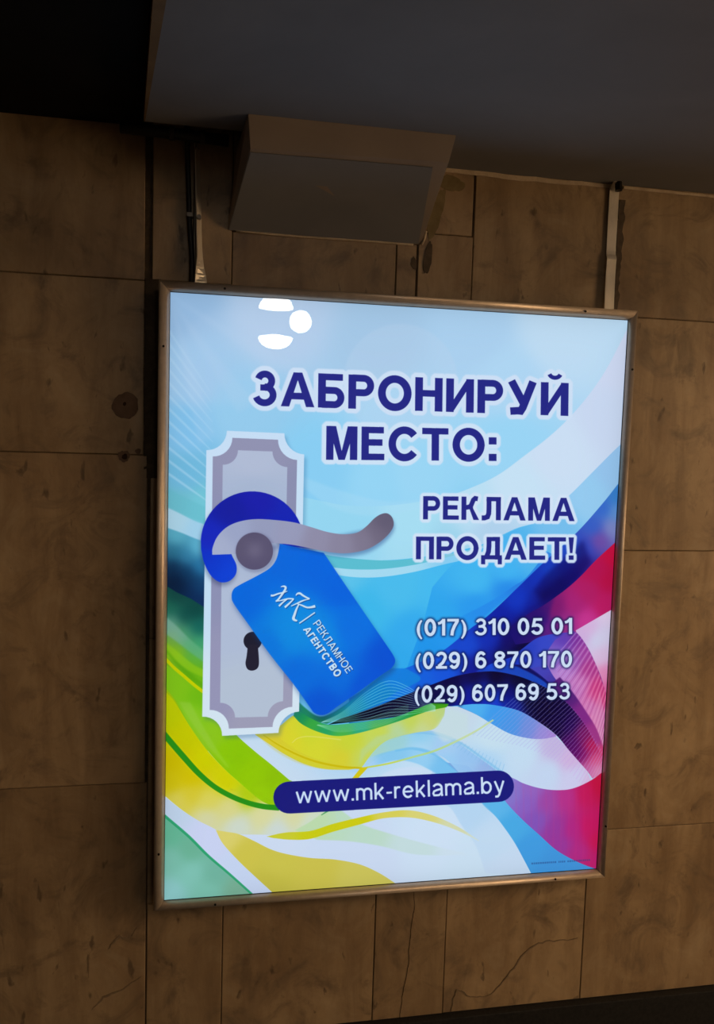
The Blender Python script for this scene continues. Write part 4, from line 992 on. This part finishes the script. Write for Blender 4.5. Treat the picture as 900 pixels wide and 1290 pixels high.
# uneven back light of the tubes behind the print
yy, xx = np.mgrid[0:AH, 0:AW].astype(np.float32)
ed = np.minimum(np.minimum(xx, AW - xx), np.minimum(yy, AH - yy))
IMG *= (1 - .07 * np.exp(-ed / 30.0))[..., None] 
IMG = np.clip(IMG, 0, 1)

im = bpy.data.images.new('poster_print', AW, AH, alpha=False)
buf = np.ones((AH, AW, 4), np.float32); buf[..., :3] = IMG[::-1]
im.pixels.foreach_set(buf.ravel()); im.update(); im.pack()
mat, nt, b = new_mat('backlit_print')
ti = nt.nodes.new('ShaderNodeTexImage'); ti.image = im; ti.extension = 'EXTEND'
uvn = nt.nodes.new('ShaderNodeUVMap'); uvn.uv_map = 'UVMap'
nt.links.new(uvn.outputs[0], ti.inputs[0])
nt.links.new(ti.outputs[0], b.inputs['Emission Color']); b.inputs['Emission Strength'].default_value = 1.0
b.inputs['Base Color'].default_value = (0.02, 0.02, 0.02, 1); b.inputs['Roughness'].default_value = 0.5; b.inputs['Specular IOR Level'].default_value = 0.0
bm = bmesh.new()
vs = [bm.verts.new(p) for p in ((-PX, -0.0852, -PZ), (PX, -0.0852, -PZ), (PX, -0.0852, PZ), (-PX, -0.0852, PZ))]
f = bm.faces.new(vs); uvl = bm.loops.layers.uv.new('UVMap')
for l, uv in zip(f.loops, ((0, 0), (1, 0), (1, 1), (0, 1))): l[uvl].uv = uv
po = link_mesh('poster_sheet', bm, mat)
child(po, lb); po['label'] = 'backlit blue poster with door handle and hanger artwork'

mat = bpy.data.materials.new('clear_pane'); mat.use_nodes = True; nt = mat.node_tree; nt.nodes.clear()
out = nt.nodes.new('ShaderNodeOutputMaterial'); mx = nt.nodes.new('ShaderNodeMixShader'); tr_ = nt.nodes.new('ShaderNodeBsdfTransparent'); gl = nt.nodes.new('ShaderNodeBsdfGlossy')
fr = nt.nodes.new('ShaderNodeFresnel'); fr.inputs[0].default_value = 1.5
gl.inputs['Roughness'].default_value = 0.012
nt.links.new(fr.outputs[0], mx.inputs[0]); nt.links.new(tr_.outputs[0], mx.inputs[1]); nt.links.new(gl.outputs[0], mx.inputs[2]); nt.links.new(mx.outputs[0], out.inputs[0])
bm = bmesh.new()
vs = [bm.verts.new(p) for p in ((-PX, -0.0866, -PZ), (PX, -0.0866, -PZ), (PX, -0.0866, PZ), (-PX, -0.0866, PZ))]
bm.faces.new(vs)
pn = child(link_mesh('cover_pane', bm, mat), lb); pn['label'] = 'clear glossy pane'


# ================================================================== LAMPS OF THE HALL, ADDED SIDE LIGHT
lamp_mat = emit_mat('lit_opal_glass', (1.0, 0.93, 0.82), 30.0)
def revolve(prof, seg=28):
    bm = bmesh.new(); rings = []
    for r, z in prof:
        if r < 1e-6: rings.append([bm.verts.new((0, 0, z))])
        else: rings.append([bm.verts.new((r * math.cos(2 * math.pi * k / seg), r * math.sin(2 * math.pi * k / seg), z)) for k in range(seg)])
    for i in range(len(rings) - 1):
        a, b = rings[i], rings[i + 1]
        for k in range(seg):
            k2 = (k + 1) % seg
            if len(a) == 1 and len(b) == 1: continue
            if len(a) == 1: bm.faces.new((a[0], b[k], b[k2]))
            elif len(b) == 1: bm.faces.new((a[k], a[k2], b[0]))
            else: bm.faces.new((a[k], a[k2], b[k2], b[k]))
    bmesh.ops.recalc_face_normals(bm, faces=bm.faces)
    return bm
def pendant(x, y, z, prof, label):
    t = tag(empty('pendant_lamp', (x, y, z)), label, 'lamp', 'lamps mirrored in the light box pane')
    o = link_mesh('shade', revolve(prof), lamp_mat, smooth=True); o.parent = t
    top = max(p[1] for p in prof)
    o = link_mesh('rod', tube([(0, 0, top - 0.002), (0, 0.0, HALL_Z - z + 0.001)], 0.008, 8), M['housing']); o.parent = t
    return t
half = [(0.142 * math.cos(a), 0.105 * math.sin(a)) for a in [i * math.pi / 2 / 9 for i in range(10)]]
pendant(0.085, -5.0, 1.475, [(0.0, 0.0)] + half[:-1] + [(0.0, 0.105)], 'domed opal lamp, highest of the three bright lamp reflections in the pane')
pendant(0.289, -5.0, 1.378, [(0.0, -0.092)] + [(0.092 * math.cos(a), 0.092 * math.sin(a)) for a in [-math.pi / 2 + i * math.pi / 14 for i in range(1, 14)]] + [(0.0, 0.092)], 'round opal globe lamp, rightmost of the three bright lamp reflections')
pendant(0.133, -5.6, 1.312, [(0.0, -0.10)] + [(0.155 * math.cos(a), 0.105 * math.sin(a)) for a in [-math.pi / 2 + i * math.pi / 2 / 9 for i in range(1, 10)]] + [(0.0, 0.028)], 'bowl shaped opal lamp, lowest of the three bright lamp reflections')

x, y0, y1, z0, z1, s = SIDE_LIGHT
t = tag(empty('added_side_light', (3.4, (y0 + y1) / 2, z0)), 'added unseen light panel on the right hand wall of the hall', 'sign')
o = child(link_mesh('side_light_body', bevel_box(x - 0.03, 3.3995, y0 - 0.03, y1 + 0.03, z0 - 0.03, z1 + 0.03, 0.004), M['housing']), t)
bm = bmesh.new(); box(bm, x - 0.036, x - 0.031, y0, y1, z0, z1); bmesh.ops.recalc_face_normals(bm, faces=bm.faces)
o = child(link_mesh('lit_panel', bm, emit_mat('added_light_panel', LAMP_WARM, s)), t)
for i, (x, y, z, w, d, s) in enumerate(PANELS):
    t = tag(empty('ceiling_light', (x, y, z)), ['warm fluorescent ceiling light of the hall, nearest the marble wall on the right',
            'warm fluorescent ceiling light of the hall, farthest to the right', 'dim fluorescent ceiling light of the hall behind on the left'][i], 'lamp', 'fluorescent ceiling lights of the hall')
    bm = bevel_box(-w / 2 - 0.02, w / 2 + 0.02, -d / 2 - 0.02, d / 2 + 0.02, 0.0, HALL_Z - z + 0.001, 0.004)
    o = link_mesh('fixture_body', bm, M['hall']); o.parent = t
    bm = bevel_box(-w / 2, w / 2, -d / 2, d / 2, -0.06, -0.001, 0.01)
    o = link_mesh('diffuser', bm, emit_mat('lit_diffuser', LAMP_WARM, s)); o.parent = t
